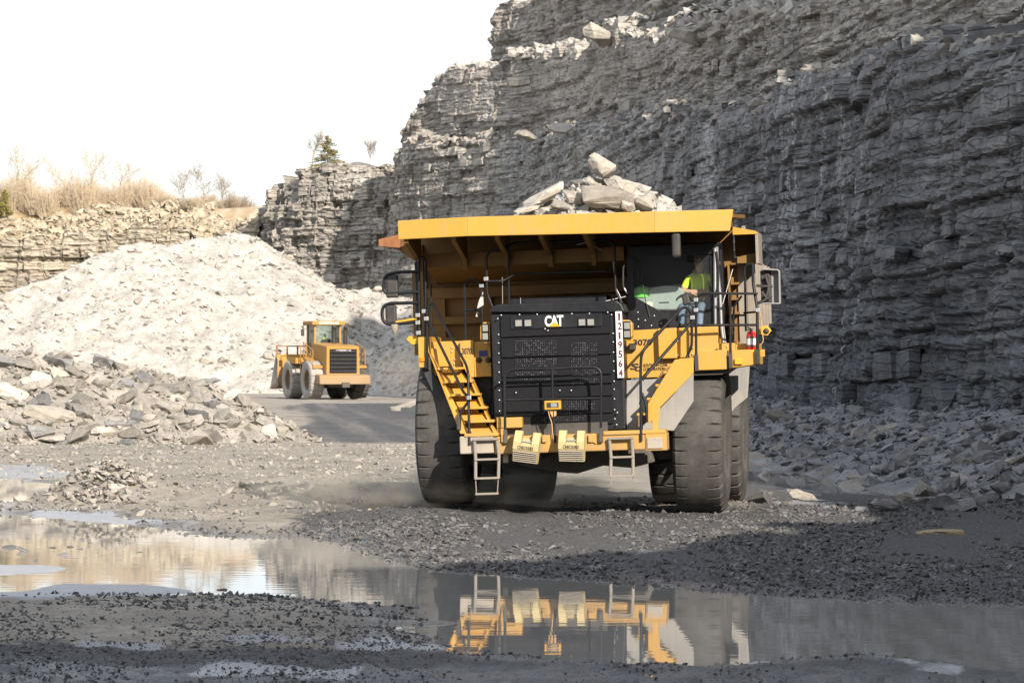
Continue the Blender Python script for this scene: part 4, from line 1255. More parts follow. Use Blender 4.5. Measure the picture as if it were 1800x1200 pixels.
prect('work_lamp', 'frame_dark', 1106, 603, 1117, 615, -1.12, -1.02, frd, 0.01)
dk = prect('cab_deck', 'yellow', 1226, 615.5, 1278, 650, -1.22, 0.9, bevel=0.012)
ppoly('deck_side_box', 'yellow', [(1286, 615), (1330, 614), (1330, 640.5), (1286, 646.5)], -1.15, 0.8, dk)
ppoly('deck_side_box', 'body_yellow_shaded', [(1277.5, 616), (1286.5, 615.5), (1286.5, 646), (1277.5, 649.5)], -1.12, 0.8, dk)
prect('marker_light', 'logo_yellow', 1291, 630, 1305, 640.5, -1.2, -1.14, dk, 0.012)
prect('deck_plate', 'yellow', 1261, 603, 1292, 616, -0.95, 0.6, dk, 0.008)
prect('deck_bracket', 'yellow', 1293, 605, 1334, 615, -0.7, 0.2, dk, 0.008)
prect('end_bracket', 'yellow', 1336, 614, 1344, 627, -0.95, -0.8, dk, 0.008)
prect('end_lamp', 'amber', 1331, 628, 1334, 638, -1.18, -1.0, dk, 0.006)
bolt(1278, 609, -0.96, dk, 0.03)
ppoly('deck_underside', 'frame_dark', [(1215, 651), (1280, 651), (1284, 647), (1270, 658), (1215, 660)], -1.1, 0.6, dk, 0)
# floodlamp brackets
for pts in ([(1336, 574), (1349, 572), (1356, 581), (1349, 590), (1337, 588)], [(714, 596), (718, 591), (735, 590), (735, 604), (724, 606)]):
    ppoly('lamp_bracket', 'logo_yellow', pts, -1.05, -0.95, dk, 0.008)
pt('lamp', 'frame_dark', lambda mb: mb.lathe([(0, -.06), (.05, -.06), (.06, .1)], 'y', 12, p3(1347, 582, -1.0)), dk)
prect('bracket_arm', 'logo_yellow', 1331, 578, 1338, 588, -1.0, -0.95, dk, 0.005)
prect('bracket_arm', 'logo_yellow', 1329, 588, 1334, 612, -1.0, -0.95, dk, 0.005)
sr = empty('right_stairs', (0, 0, 0)); sr.parent = truck
def strR(mb, v0, v1):
    poly(mb, [(1186, 632), (1219, 628), (1219, 655), (1212, 663), (1160, 716), (1158, 742), (1139, 742), (1139, 709)], v0, v1)
pt('stringer', 'yellow', lambda mb: strR(mb, -2.02, -1.97), sr, 0.006)
ppoly('stringer', 'body_yellow_shaded', [(1165, 650), (1200, 632), (1200, 655), (1140, 720), (1128, 748), (1115, 748), (1116, 725)], -1.32, -1.28, sr, 0.006)
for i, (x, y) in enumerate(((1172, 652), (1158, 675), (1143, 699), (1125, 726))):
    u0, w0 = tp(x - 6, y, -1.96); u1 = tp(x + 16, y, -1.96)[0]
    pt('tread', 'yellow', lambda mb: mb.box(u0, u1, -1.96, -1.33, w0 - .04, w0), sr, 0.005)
    pt('riser', 'body_yellow_shaded', lambda mb: mb.box(u0 + .02, u0 + .05, -1.95, -1.33, w0 - .23, w0 - .04), sr, 0)
prect('step_bracket', 'yellow', 1146, 738, 1157, 758, -2.05, -1.98, sr, 0.008)
# mudguards right
guard = ppoly('inner_guard', 'mudguard', [(1101, 668), (1150, 666), (1219, 656), (1219, 705), (1184, 757), (1166, 756), (1101, 756)], -1.44, -1.40)
ppoly('wheel_guard', 'mudguard', [(1268, 655), (1318, 641), (1314, 698), (1293, 715), (1276, 737), (1271, 735)], 1.55, 1.6, guard, 0)
ppoly('arch_guard', 'mudflap', [(1212, 656), (1272, 652), (1272, 690), (1218, 705)], 0.2, 0.25, guard, 0)
# --- cab
VC = -0.80
cab = pt('cab', 'black_paint', lambda mb: (
    rect(mb, 1103, 431, 1263, 449, VC, VC + 0.1),
    rect(mb, 1103, 449, 1114, 545, VC, VC + 0.1), rect(mb, 1250, 449, 1263, 575, VC, VC + 0.1),
    poly(mb, [(1103, 521), (1114, 521), (1150, 541), (1190, 565), (1205, 571), (1245, 571), (1263, 575), (1263, 583), (1103, 583)], VC + .002, VC + 0.098)))
uc0, wct = tp(1103, 431, VC); uc1 = tp(1263, 431, VC)[0]; wcb = tp(1180, 583, VC)[1]
pt('cab_roof', 'black_paint', lambda mb: mb.box(uc0, uc1, VC + .1, 0.58, wct - .10, wct), cab, 0.02)
pt('cab_back', 'black_paint', lambda mb: mb.box(uc0, uc1, 0.5, 0.58, wcb, wct - .1), cab)
pt('cab_floor', 'black_paint', lambda mb: mb.box(uc0, uc1, VC + .1, 0.5, wcb - .1, wcb), cab)
pt('cab_side', 'black_paint', lambda mb: (mb.box(uc0, uc0 + .05, VC + .1, 0.5, wcb, wcb + .75), mb.box(uc0, uc0 + .05, 0.0, 0.5, wcb + .75, wct - .1)), cab)
pt('cab_door', 'black_paint', lambda mb: (mb.box(uc1 - .05, uc1, VC + .1, 0.5, wcb, wcb + .45), mb.box(uc1 - .05, uc1, 0.1, 0.5, wcb + .45, wct - .1)), cab)
pt('door_window', 'glass', lambda mb: mb.box(uc1 - .03, uc1 - .02, VC + .1, 0.1, wcb + .45, wct - .1), cab)
pt('side_window', 'glass', lambda mb: mb.box(uc0 + .02, uc0 + .03, VC + .1, 0.0, wcb + .75, wct - .1), cab)
def wind(mb):
    pts = [(1113, 448), (1251, 448), (1251, 572), (1204, 572), (1189, 566), (1149, 542), (1113, 522)]
    mb.add([p3(x, y, VC + .03) for x, y in pts], [tuple(range(len(pts)))])
pt('windshield', 'glass', wind, cab)
for x, y in ((1121, 549), (1122, 561), (1122, 574), (1134, 563), (1145, 572), (1150, 555), (1162, 568), (1198, 571)):
    bolt(x, y, VC - .002, cab)
pipe('wiper', 'frame_dark', [[(1129, 470, VC - .03), (1130, 500, VC - .03), (1135, 530, VC - .03), (1142, 556, VC - .02)]], 0.009, cab)
pipe('grab_rail', 'galv', [[(1098, 466, VC), (1096, 470, VC), (1096, 505, VC), (1103, 516, VC)]], 0.018, cab)
pipe('door_rail', 'black_paint', [[(1259, 442, VC - .08), (1262, 470, VC - .08), (1262, 505, VC - .08), (1257, 522, VC - .08)]], 0.022, cab)
pipe('hose', 'galv', [[(1260, 434, VC - .05), (1261, 470, VC - .02), (1266, 520, VC), (1268, 570, VC), (1272, 602, VC)], [(1257, 436, VC - .05), (1258, 575, VC - .05)]], 0.03, cab)
pipe('strut', 'galv', [[(1288, 473, VC + .2), (1270, 535, VC + .1)], [(1272, 572, VC), (1276, 603, VC)]], 0.010, cab)
ppoly('dashboard', 'dash', [(1150, 505), (1170, 502), (1190, 503), (1201, 509), (1204, 520), (1203, 545), (1150, 545), (1140, 520), (1142, 508)], VC + .25, VC + .55, cab, 0.03)
prect('dash_vent', 'seat_black', 1159, 530.5, 1176, 532, VC + .235, VC + .26, cab, 0)
prect('dash_ledge', 'dash', 1114, 522, 1150, 545, VC + .2, VC + .6, cab, 0.02)
def wheel(mb):
    c0 = Vector(p3(1209, 534, VC + .30))
    ring = [c0 + Vector((math.cos(a) * .21, -math.sin(a) * .10, math.sin(a) * .17)) for a in np.linspace(0, 2 * math.pi, 25)]
    mb.tube(ring, 0.017, 6); mb.tube([c0, c0 + Vector((0, -.18, -.35))], 0.03, 8); mb.tube([ring[0], c0, ring[12]], 0.014, 6)
pt('steering_wheel', 'seat_black', wheel, cab)
pt('seat', 'seat_black', lambda mb: (rect(mb, 1208, 458, 1250, 560, 0.10, 0.24), rect(mb, 1206, 550, 1252, 566, -0.3, 0.15)), cab, 0.04)
prect('canopy_mirror', 'frame_dark', 1180.5, 409, 1196.5, 453, -2.28, -2.18, bevel=0.05)

# things lying in the cab
def world_of(px, py, v):
    q = xroll(np.array([p3(px, py, v)]))[0]
    return truck_mw @ Vector(q)
truck_mw = Matrix.Translation((TX, TY, 0)) @ Matrix.Rotation(TYAW, 4, 'Z')
hat = empty('hard_hat', world_of(1129, 522, VC + .38), TYAW)
mb = MB()
prof = [(0.0, .20), (.06, .195), (.11, .165), (.14, .11), (.148, .03), (.15, .0)]
mb.lathe(prof, 'z', 20)
mb.build('shell', 'hat_green', hat)
MB().lathe([(.145, .012), (.205, .0), (.207, -.008), (.145, .0)], 'z', 24).build('brim', 'hat_green', hat)
for a in (-.5, 0, .5):
    MB().tube([(math.sin(a) * .10, -.13, .05), (math.sin(a) * .07, -.075, .175), (math.sin(a) * .05, .02, .205), (math.sin(a) * .07, .10, .14)], 0.012, 6).build('ridge', 'hat_green', hat)
tag(hat, 'bright green hard hat on the dashboard behind the windshield', 'hard hat')
q = [world_of(*a) for a in ((1131, 538, VC + .18), (1147, 541, VC + .18), (1147, 526, VC + .21), (1128, 528, VC + .21))]
ctr = sum(q, Vector()) / 4
mb = MB(); nrm = Vector((0, 0.004, 0))
mb.hexa([q[0] - ctr, q[1] - ctr, q[1] - ctr + nrm, q[0] - ctr + nrm, q[3] - ctr, q[2] - ctr, q[2] - ctr + nrm, q[3] - ctr + nrm])
o = mb.build('paper_sheet', 'paper'); o.location = ctr
tag(o, 'pale yellow paper sheet under the green hard hat behind the windshield', 'paper')

# --- driver
def person(name, base, rz, label, scale=1.0):
    """seated figure, one continuous skin; built facing -Y, seat height 0"""
    J = {}
    vs = []; rad = []; ed = []; kind = []
    def v(k, p, r, m):
        J[k] = len(vs); vs.append(p); rad.append(r); kind.append(m)
    def e(*ks):
        for a, b2 in zip(ks, ks[1:]): ed.append((J[a], J[b2]))
    v('pelvis', (0, 0, .10), (.16, .12), 2); v('belly', (0, -.01, .27), (.155, .12), 0); v('chest', (0, 0, .46), (.17, .115), 0); v('collar', (0, .01, .56), (.10, .08), 0)
    v('neck', (0, -.005, .63), (.055, .058), 1); v('jaw', (0, -.03, .70), (.068, .075), 1); v('eyes', (0, -.02, .78), (.078, .092), 1); v('crown', (0, .0, .87), (.06, .07), 1)
    e('pelvis', 'belly', 'chest', 'collar', 'neck', 'jaw', 'eyes', 'crown')
    v('nose', (0, -.125, .75), (.012, .014), 1); e('jaw', 'nose')
    for sgn, n in ((-1, 'l'), (1, 'r')):
        v('sh' + n, (.20 * sgn, 0, .53), (.065, .065), 0); v('el' + n, (.27 * sgn, -.10, .29), (.05, .05), 0 if n == 'x' else 1)
        hx = -.16 if n == 'r' else -.20
        v('wr' + n, (hx if n == 'r' else -.10, -.29, .33 if n == 'r' else .27), (.03, .027), 1)
        pv = vs[-1]
        v('pa' + n, (pv[0] + (-.07 if n == 'r' else .05), pv[1] - .03, pv[2] + .01), (.036, .020), 1)
        e('collar', 'sh' + n, 'el' + n, 'wr' + n, 'pa' + n)
        p = vs[-1]; dx = -1 if n == 'r' else 1
        for f in range(4):
            v('f%d%s' % (f, n), (p[0] + dx * (.05 + .006 * (1.5 - abs(f - 1.5))), p[1] - .004, p[2] + .028 - f * .019), (.009, .009), 1)
            v('g%d%s' % (f, n), (p[0] + dx * .082, p[1] + .018, p[2] + .024 - f * .018), (.008, .008), 1)
            e('pa' + n, 'f%d%s' % (f, n), 'g%d%s' % (f, n))
        v('t' + n, (p[0] + dx * .012, p[1] - .028, p[2] + .045), (.010, .010), 1); e('pa' + n, 't' + n)
        v('hip' + n, (.10 * sgn, -.04, .08), (.095, .09), 2); v('kn' + n, (.15 * sgn, -.48, .10), (.065, .065), 2)
        v('an' + n, (.15 * sgn, -.58, -.34), (.045, .045), 2); v('to' + n, (.16 * sgn, -.74, -.38), (.045, .03), 3)
        e('pelvis', 'hip' + n, 'kn' + n, 'an' + n, 'to' + n)
    me = bpy.data.meshes.new(name)
    me.from_pydata(vs, ed, [])
    o = bpy.data.objects.new(name, me); COL.objects.link(o)
    o.modifiers.new('skin', 'SKIN')
    sk = me.skin_vertices[0].data
    for i, r in enumerate(rad): sk[i].radius = r
    sk[J['pelvis']].use_root = True
    ss = o.modifiers.new('sub', 'SUBSURF'); ss.levels = 2; ss.render_levels = 2
    bpy.context.view_layer.update()
    dg = bpy.context.evaluated_depsgraph_get()
    ev = bpy.data.meshes.new_from_object(o.evaluated_get(dg))
    o.modifiers.clear(); o.data = ev
    for mn in ('vest', 'skin', 'jeans', 'seat_black'): ev.materials.append(M[mn])
    A = np.array(vs); mid = []; mk = []
    for a, b2 in ed:
        for q in np.linspace(0, 1, 5):
            mid.append(A[a] * (1 - q) + A[b2] * q)
            ka, kb = kind[a], kind[b2]
            mk.append(ka if q < .55 else kb)
    mid = np.array(mid); mk = np.array(mk)
    for p in ev.polygons:
        d = ((mid - np.array(p.center)) ** 2).sum(1)
        p.material_index = int(mk[d.argmin()])
        p.use_smooth = True
    o.location = base; o.rotation_euler = (0, 0, rz); o.scale = (scale,) * 3
    hb = MB(); hb.lathe([(0, .112), (.045, .105), (.08, .07), (.098, .01), (.095, -.045)], 'z', 16, (0, .012, .80))
    hb.build('hair', 'hair', o)
    for sx in (-1, 1):
        MB().lathe([(0, -.012), (.009, -.008), (.012, 0)], 'y', 8, (.03 * sx, -.102, .785)).build('eye', 'ink', o)
        MB().lathe([(0, -.02), (.018, -.012), (.03, 0), (.018, .012), (0, .02)], 'x', 8, (.083 * sx, .0, .765)).build('ear', 'skin', o)
    MB().tube([(-.028, -.103, .715), (0, -.108, .712), (.028, -.103, .715)], .006, 6).build('mouth', 'maroon', o)
    tag(o, label, 'person')
    return o
person('person', world_of(1231, 549, -0.12), TYAW + R(-12), 'person in a lime shirt and jeans seated at the haul truck wheel', 1.12)

# --- handrails
DKL = -1.1
pipe('handrail', 'black_paint', [[(737, 600, DKL), (736, 458, DKL), (739, 452, DKL), (745, 453, DKL), (748, 460, DKL), (748, 640, DKL)]], 0.022)
pipe('handrail', 'black_paint', [[(750, 648, -1.2), (751, 545, -1.2), (756, 533, -1.2), (762, 536, -1.25), (819, 640, -1.9), (823, 655, -2.05), (825, 782, -2.15)],
                                 [(752, 562, -1.2), (815, 690, -1.95), (824, 698, -2.05)], [(823, 706, -2.08), (814, 718, -2.08), (809, 728, -2.08), (808, 755, -2.08)]], 0.024)
pipe('handrail', 'black_paint', [[(757, 500, -0.7), (759, 595, -0.7)]], 0.016)
pipe('handrail', 'black_paint', [[(866, 540, -1.4), (856, 515, -1.4), (855, 452, -1.4), (861, 441, -1.4), (882, 437, -1.4), (904, 426.5, -1.2), (1068, 422, -1.2), (1080, 430, -1.2), (1082, 512, -1.2), (1093, 532, -1.2)],
                                 [(893, 432, -1.25), (895, 534, -1.2)], [(855, 494, -1.4), (884, 494, -1.4), (906, 481.5, -1.2), (1066, 477, -1.2)]], 0.020)
pipe('handrail', 'black_paint', [[(819, 597, -0.95), (817, 502, -0.95), (824, 492, -0.95), (839, 491.5, -0.95), (846, 502, -0.95), (848, 572, -0.95)], [(818, 545, -0.95), (847, 545, -0.95)]], 0.020)
pipe('handrail', 'black_paint', [[(1127, 775, -2.15), (1126, 650, -2.12), (1127, 625, -2.12), (1134, 610, -2.1), (1199, 541, -1.5), (1207, 540, -1.45), (1216, 550, -1.42), (1216, 608, -1.42), (1206, 630, -1.42), (1204, 662, -1.9)],
                                 [(1129, 668, -2.1), (1137, 657, -2.08), (1213, 570, -1.45)], [(1128, 690, -2.1), (1136, 712, -2.1), (1137, 742, -2.1)]], 0.024)
pipe('handrail', 'black_paint', [[(1224, 649, -1.28), (1223, 528, -1.28), (1230, 517, -1.28), (1245, 515.5, -1.28), (1332, 516, -1.2)], [(1223, 571.5, -1.28), (1332, 571, -1.2)], [(1284, 645, -1.25), (1283.5, 516, -1.25)]], 0.022)
pipe('handrail', 'black_paint', [[(1332, 645, -1.2), (1331, 540, -1.2), (1324, 500, -1.1), (1323, 464, -1.1)]], 0.026)
pipe('handrail', 'black_paint', [[(1311, 582, -0.5), (1309, 470, -0.5), (1313, 465, -0.5), (1323, 463, -0.5)], [(1289, 602, -0.4), (1290, 537, -0.4), (1304, 520, -0.4)], [(1292, 554, -0.4), (1310, 554, -0.5)], [(1308, 550, -.5), (1330, 548, -1.1)]], 0.018)
for x, y, v0 in ((1223, 527, -1.30), (1223, 545, -1.30), (1217, 558, -1.46), (1332, 545, -1.23), (749, 560, -1.24), (734, 567, -1.15), (735, 585, -1.15), (745, 547, -1.15), (824, 699, -2.18), (854, 490, -1.44), (846, 502, -1.0), (734, 554, -1.15)):
    prect('rail_clamp', 'galv', x - 4, y - 3.5, x + 4, y + 3.5, v0 - .02, v0 + .05, truck, 0.008)
for x, y0, y1, v0 in ((756, 628, 651, -1.22), (806, 732, 755, -2.1), (1224, 624, 652, -1.3), (1284, 620, 647, -1.27), (1204, 640, 662, -1.95), (1332, 614, 640, -1.22), (888, 755, 779, -2.18), (1056, 752, 777, -2.18), (748, 617, 640, -1.12)):
    prect('rail_socket', 'frame_dark', x - 3.2, y0, x + 3.2, y1, v0 - .02, v0 + .06, truck, 0.006)
pipe('antenna', 'galv', [[(883, 487, -1.2), (883.5, 534, -1.2)]], 0.006)
pipe('antenna', 'galv', [[(915, 523, -1.0), (915, 536, -1.0)]], 0.006)
pipe('cable', 'galv', [[(1078, 460, -1.15), (1082, 505, -1.15), (1091, 522, -1.15), (1092, 533, -1.15)], [(1060, 530, -1.1), (1100, 521, -0.9)], [(1034, 427, -1.25), (1062, 443, -0.9)], [(1014, 430, -1.25), (1040, 424, -1.25)]], 0.008)
pipe('cable', 'cable', [[(1336, 548, -1.15), (1339, 575, -1.1), (1342, 600, -1.1), (1337, 606, -1.1)]], 0.008)
pipe('lamp_arm', 'logo_yellow', [[(697, 566, -1.1), (733, 560, -1.1)], [(697, 564, -1.1), (696, 575, -1.1)]], 0.022)
pt('flood_lamp', 'dusty_steel', lambda mb: mb.lathe([(.03, -.05), (.055, 0), (.07, .10), (0.06, .12), (0, .12)], 'z', 14, p3(694, 582, -1.1)))
# pennant tied to the rail
fo = ppoly('pennant', 'cloth_grey', [(849, 512), (850, 536), (838, 543), (842, 528)], -1.0, -0.985, truck, 0)
ppoly('pennant_tail', 'cloth_grey', [(838, 548), (841, 548), (840, 557), (836, 556)], -1.0, -0.99, truck, 0)
# --- mirrors on the left
for (x0, y0, x1, y1), run in (((679, 483, 699, 517), [(736, 477, DKL), (700, 478, DKL), (681, 482, DKL), (675, 490, DKL), (674, 509, DKL), (679, 516, DKL), (737, 513, DKL)]),
                              ((677, 536, 696, 568), [(735, 532, DKL), (685, 533, DKL), (674, 538, DKL), (671, 548, DKL), (673, 564, DKL), (682, 570, DKL), (732, 566, DKL)])):
    mo = prect('mirror', 'frame_dark', x0, y0, x1, y1, DKL - .02, DKL + .10, truck, 0.03)
    prect('mirror_face', 'mirror_glass', x0 + 1.5, y0 + 2, x1 - 1.5, y1 - 2, DKL + .102, DKL + .11, mo, 0)
    pipe('mirror_frame', 'black_paint', [run], 0.030, mo)
prect('mirror_cap', 'frame_dark', 678, 516, 700, 523, DKL - .05, DKL + .08, truck, 0.03)
prect('mirror_post', 'black_paint', 731, 460, 739, 612, DKL + .05, DKL + .13, truck, 0.01)
# --- mirror on the right, open shell seen from behind
ms = pt('mirror_shell', 'mudguard', lambda mb: (poly(mb, [(1337, 473), (1339, 471), (1368, 473), (1371, 477), (1372.5, 533), (1370, 535), (1341, 534), (1340, 531.5), (1369, 532), (1368, 477), (1366, 475.5), (1339.5, 474.5)], -1.2, -1.0),
                                        rect(mb, 1355, 476, 1370, 533, -1.05, -1.0)), truck, 0.01)
prect('mirror_back', 'frame_dark', 1337, 475, 1357, 532, -1.06, -1.0, ms, 0.02)
pipe('mirror_bracket', 'frame_dark', [[(1339, 490, -1.15), (1352, 480, -1.15), (1352, 528, -1.15), (1340, 515, -1.15)], [(1335, 503, -1.15), (1358, 503, -1.15)], [(1336, 532, -1.15), (1356, 520, -1.15)], [(1345, 482, -1.15), (1352, 505, -1.15), (1345, 528, -1.15)]], 0.022, ms)
pipe('mirror_arm', 'black_paint', [[(1330, 502, -1.15), (1340, 502, -1.12)], [(1330, 534, -1.15), (1350, 524, -1.12)]], 0.024, ms)
cm_ = ppoly('rail_mirror', 'frame_dark', [(1197.5, 518), (1210, 516), (1214, 534), (1201, 538)], -1.55, -1.45, truck, 0.03)
# --- fire extinguisher
fe = empty('fire_extinguisher', world_of(1321, 615, -0.95), TYAW)
MB().lathe([(0, 0), (.075, .0), (.085, .012), (.085, .25), (.06, .31), (.025, .325), (0.0, .325)], 'z', 18).build('bottle', 'red', fe)
MB().lathe([(.087, .09), (.087, .20)], 'z', 18).build('paper_label', 'white_paint', fe)
for z in (.07, .215):
    MB().lathe([(.09, z - .012), (.092, z), (.09, z + .012)], 'z', 18).build('strap', 'frame_dark', fe)
mb = MB(); mb.box(-.03, .03, -.03, .03, .32, .37); mb.tube([(0, 0, .36), (-.09, -.02, .40)], .012, 6); mb.tube([(0, 0, .345), (-.08, -.02, .35)], .01, 6)
mb.build('valve', 'frame_dark', fe)
tag(fe, 'red fire extinguisher with white label standing on the truck deck', 'fire extinguisher')
# --- boarding ladders hung from the bumper
for rails, rungs in ((([(834, 771), (836, 806), (836, 842), (837.5, 868)], [(873, 769), (877, 800), (876, 840), (874, 867)]), (772, 807, 840, 867.5)),
                     (([(1071, 769), (1074, 803), (1073, 836), (1074, 851)], [(1110, 767), (1112.5, 801), (1113, 834), (1112, 850)]), (770, 803, 836))):
    la = empty('ladder', (0, 0, 0)); la.parent = truck
    for r_ in rails:
        mb = MB()
        P_ = [p3(x, y, -2.2) for x, y in r_]
        mb.tube(P_[:3], 0.030, 6); mb.tube(P_[2:], 0.010, 6)
        mb.build('ladder_strap', 'ladder_steel', la, xroll)
    for y in rungs:
        x0 = np.interp(y, [q[1] for q in rails[0]], [q[0] for q in rails[0]]); x1 = np.interp(y, [q[1] for q in rails[1]], [q[0] for q in rails[1]])
        prect('rung', 'ladder_steel', x0 - 2, y - 1.8, x1 + 2, y + 1.8, -2.24, -2.17, la, 0.004)
# --- wheel chocks hung on the bumper
def chock(cx, cy, tilt, label):
    base = world_of(cx, cy, -2.2)
    c = empty('wheel_chock', base)
    c.rotation_euler = (0, -tilt, TYAW)
    mb = MB()
    mb.prism_x([(0.0, .27), (.0, -.24), (-.10, -.26), (-.27, -.04), (-.27, .08), (-.16, .27)], -.22, -.09)
    mb.prism_x([(0.0, .27), (.0, -.24), (-.10, -.26), (-.27, -.04), (-.27, .08), (-.16, .27)], .09, .22)
    mb.prism_x([(0.0, .17), (.0, -.24), (-.10, -.26), (-.27, -.04), (-.27, .04), (-.10, .14)], -.09, .09)
    mb.build('wedge', 'chock_yellow', c, None, 0.012)
    for k in range(6):
        q = k / 5
        y0, z0 = -.262 + .145 * q, -.075 - .165 * q
        MB().box(-.205, .205, y0 - .012, y0 + .02, z0 - .010, z0 + .006).build('tread_bar', 'dusty_steel', c)
    MB().tube([(-.09, -.21, .10), (.09, -.21, .10)], .014, 8).build('handle', 'galv', c)
    V, F = text_mesh('CHECKERS', 0.01)
    lo, hi = V.min(0), V.max(0)
    a = (V - lo) / (hi - lo)
    P_ = np.stack([-.135 + .27 * a[:, 0], -.2735 - .004 * a[:, 2], -.03 + .055 * a[:, 1]], -1)
    MB().add(P_.tolist(), F).build('lettering', 'ink', c)
    tag(c, label, 'wheel chock', 'wheel chocks hung on the truck bumper')
chock(927, 786, R(-7), 'faded tilted yellow wheel chock hung on the bumper beside the ladder at the stairs')
chock(1006.5, 784, R(-1), 'bright yellow wheel chock hung level in the middle of the truck bumper')

# --- wheels
def tyre_mesh(R0, wd, n, groove, gdepth, seed=0):
    """tyre of revolution about x with shoulder grooves cut into the tread"""
    h = wd / 2
    prof = [(R0 * .50, h * .62), (R0 * .56, h * .86), (R0 * .68, h * 1.02), (R0 * .80, h * 1.05), (R0 * .90, h * 1.0), (R0 * .952, h * .95), (R0 * .985, h * .86), (R0 * .997, h * .62), (R0, h * .34), (R0, h * .12)]
    prof = prof + [(r, -x) for r, x in prof[::-1]]
    m_ = len(prof); vs = []; fs = []
    for k in range(n):
        for j, (r, x) in enumerate(prof):
            sh = abs(x) / h
            lag = 0 if sh > .9 else (0.9 - sh) * 1.6
            kk = (k + lag * (1 if x > 0 else 1)) % groove
            g = (kk < 1.0)
            rr_ = r
            if g and r > R0 * .94 and (groove < 9 or sh > .5): rr_ = r - gdepth * (1.0 if sh > .5 else .8)
            a = 2 * math.pi * k / n
            vs.append((x, rr_ * math.cos(a), rr_ * math.sin(a)))
    for k in range(n):
        for j in range(m_ - 1):
            fs.append((k * m_ + j, k * m_ + j + 1, ((k + 1) % n) * m_ + j + 1, ((k + 1) % n) * m_ + j))
    return vs, fs
def wheel_at(u, v, R0, wd, name, parent, mat='tyre', groove=10, gdepth=.045, n=360, outer=1, rim='body_yellow_shaded', zc=None):
    w = empty(name, (u, v, R0 if zc is None else zc)); w.parent = parent
    vs, fs = tyre_mesh(R0, wd, n, groove, gdepth)
    mb = MB().add(vs, fs, False); mb.build('tyre', mat, w)
    h = wd / 2 * outer
    mb = MB(); mb.lathe([(R0 * .53, h * .75), (R0 * .50, h * .80), (R0 * .47, h * .62), (R0 * .40, h * .30), (R0 * .24, h * .22), (R0 * .22, h * .50), (R0 * .12, h * .58), (0, h * .58)], 'x', 40)
    mb.lathe([(R0 * .53, -h * .7), (R0 * .45, -h * .6), (0, -h * .5)], 'x', 30)
    mb.build('rim', rim, w)
    return w
ufr = tp(1280, 800, 0, False)[0]; ufl = tp(746.5, 800, 0, False)[0]
WD = 0.86
wheel_at(ufr - WD / 2 * 1.05, 0, 1.36, WD, 'front_wheel', truck, zc=1.345)
wheel_at(ufl + WD / 2 * 1.05, 0, 1.36, WD, 'front_wheel', truck, outer=-1, zc=1.345 + 0.14)
urr = tp(1311, 800, 4.57, False)[0]; uri = tp(1147, 860, 4.57, False)[0]
WR = (urr - uri) / 2 * 0.93
wheel_at(urr - WR / 2 * 1.05, 4.57, 1.36, WR, 'rear_wheel', truck, groove=8, gdepth=.06, n=240, zc=1.345)
wheel_at(uri + WR / 2 * 1.05, 4.57, 1.36, WR, 'rear_wheel', truck, groove=8, gdepth=.06, n=240, outer=-1, zc=1.345)
uli = tp(972, 860, 4.57, False)[0]
wheel_at(uli - WR / 2 * 1.05, 4.57, 1.36, WR, 'rear_wheel', truck, groove=8, gdepth=.06, n=240, zc=1.345)
wheel_at(uli - WR * 1.62, 4.57, 1.36, WR, 'rear_wheel', truck, groove=8, gdepth=.06, n=240, outer=-1, zc=1.345)

# --- the load of rock
wload = tp(1000, 385, 2.5)[1]
def load_h(x, y):
    d = np.hypot((x - 0.35) / 2.0, (y - 2.9) / 2.1)
    return wload + 0.74 - 0.95 * d + (fbm(x * 1.6, y * 1.6, 3, 5) - .5) * .35
xs = np.linspace(-2.4, 2.6, 60); ys = np.linspace(0.95, 6.8, 60)
LX, LY = np.meshgrid(xs, ys)
LZ = np.maximum(load_h(LX, LY), wload - 1.1)
idx = np.arange(3600).reshape(60, 60)
F = np.stack([idx[:-1, :-1], idx[:-1, 1:], idx[1:, 1:], idx[1:, :-1]], -1).reshape(-1, 4)
V = xroll(np.stack([LX, LY, LZ], -1).reshape(-1, 3))
V = np.array([(truck_mw @ Vector(v_))[:] for v_ in V])
ld = link('rock_load', mesh_np('rock_load', V, F, {'tone': vn(LX * 3, LY * 3, 4)}), 'rubble_pale')
tag(ld, 'mound of broken stone heaped in the dump body', 'rubble', kind='stuff')
rr = np.random.RandomState(17)
lx = rr.uniform(-1.5, 1.75, 1700); ly = rr.uniform(0.95, 5.0, 1700); lz = load_h(lx, ly)
V = xroll(np.stack([lx, ly, lz], -1)); V = np.array([(truck_mw @ Vector(v_))[:] for v_ in V])
tag(stones_mesh('loose_rubble', V, 0.035 + .20 * rr.uniform(0, 1, 1700) ** 3.5, SMALL, 'rubble_pale', seed=12), 'small broken stones between the boulders in the dump body', 'rubble', kind='stuff')
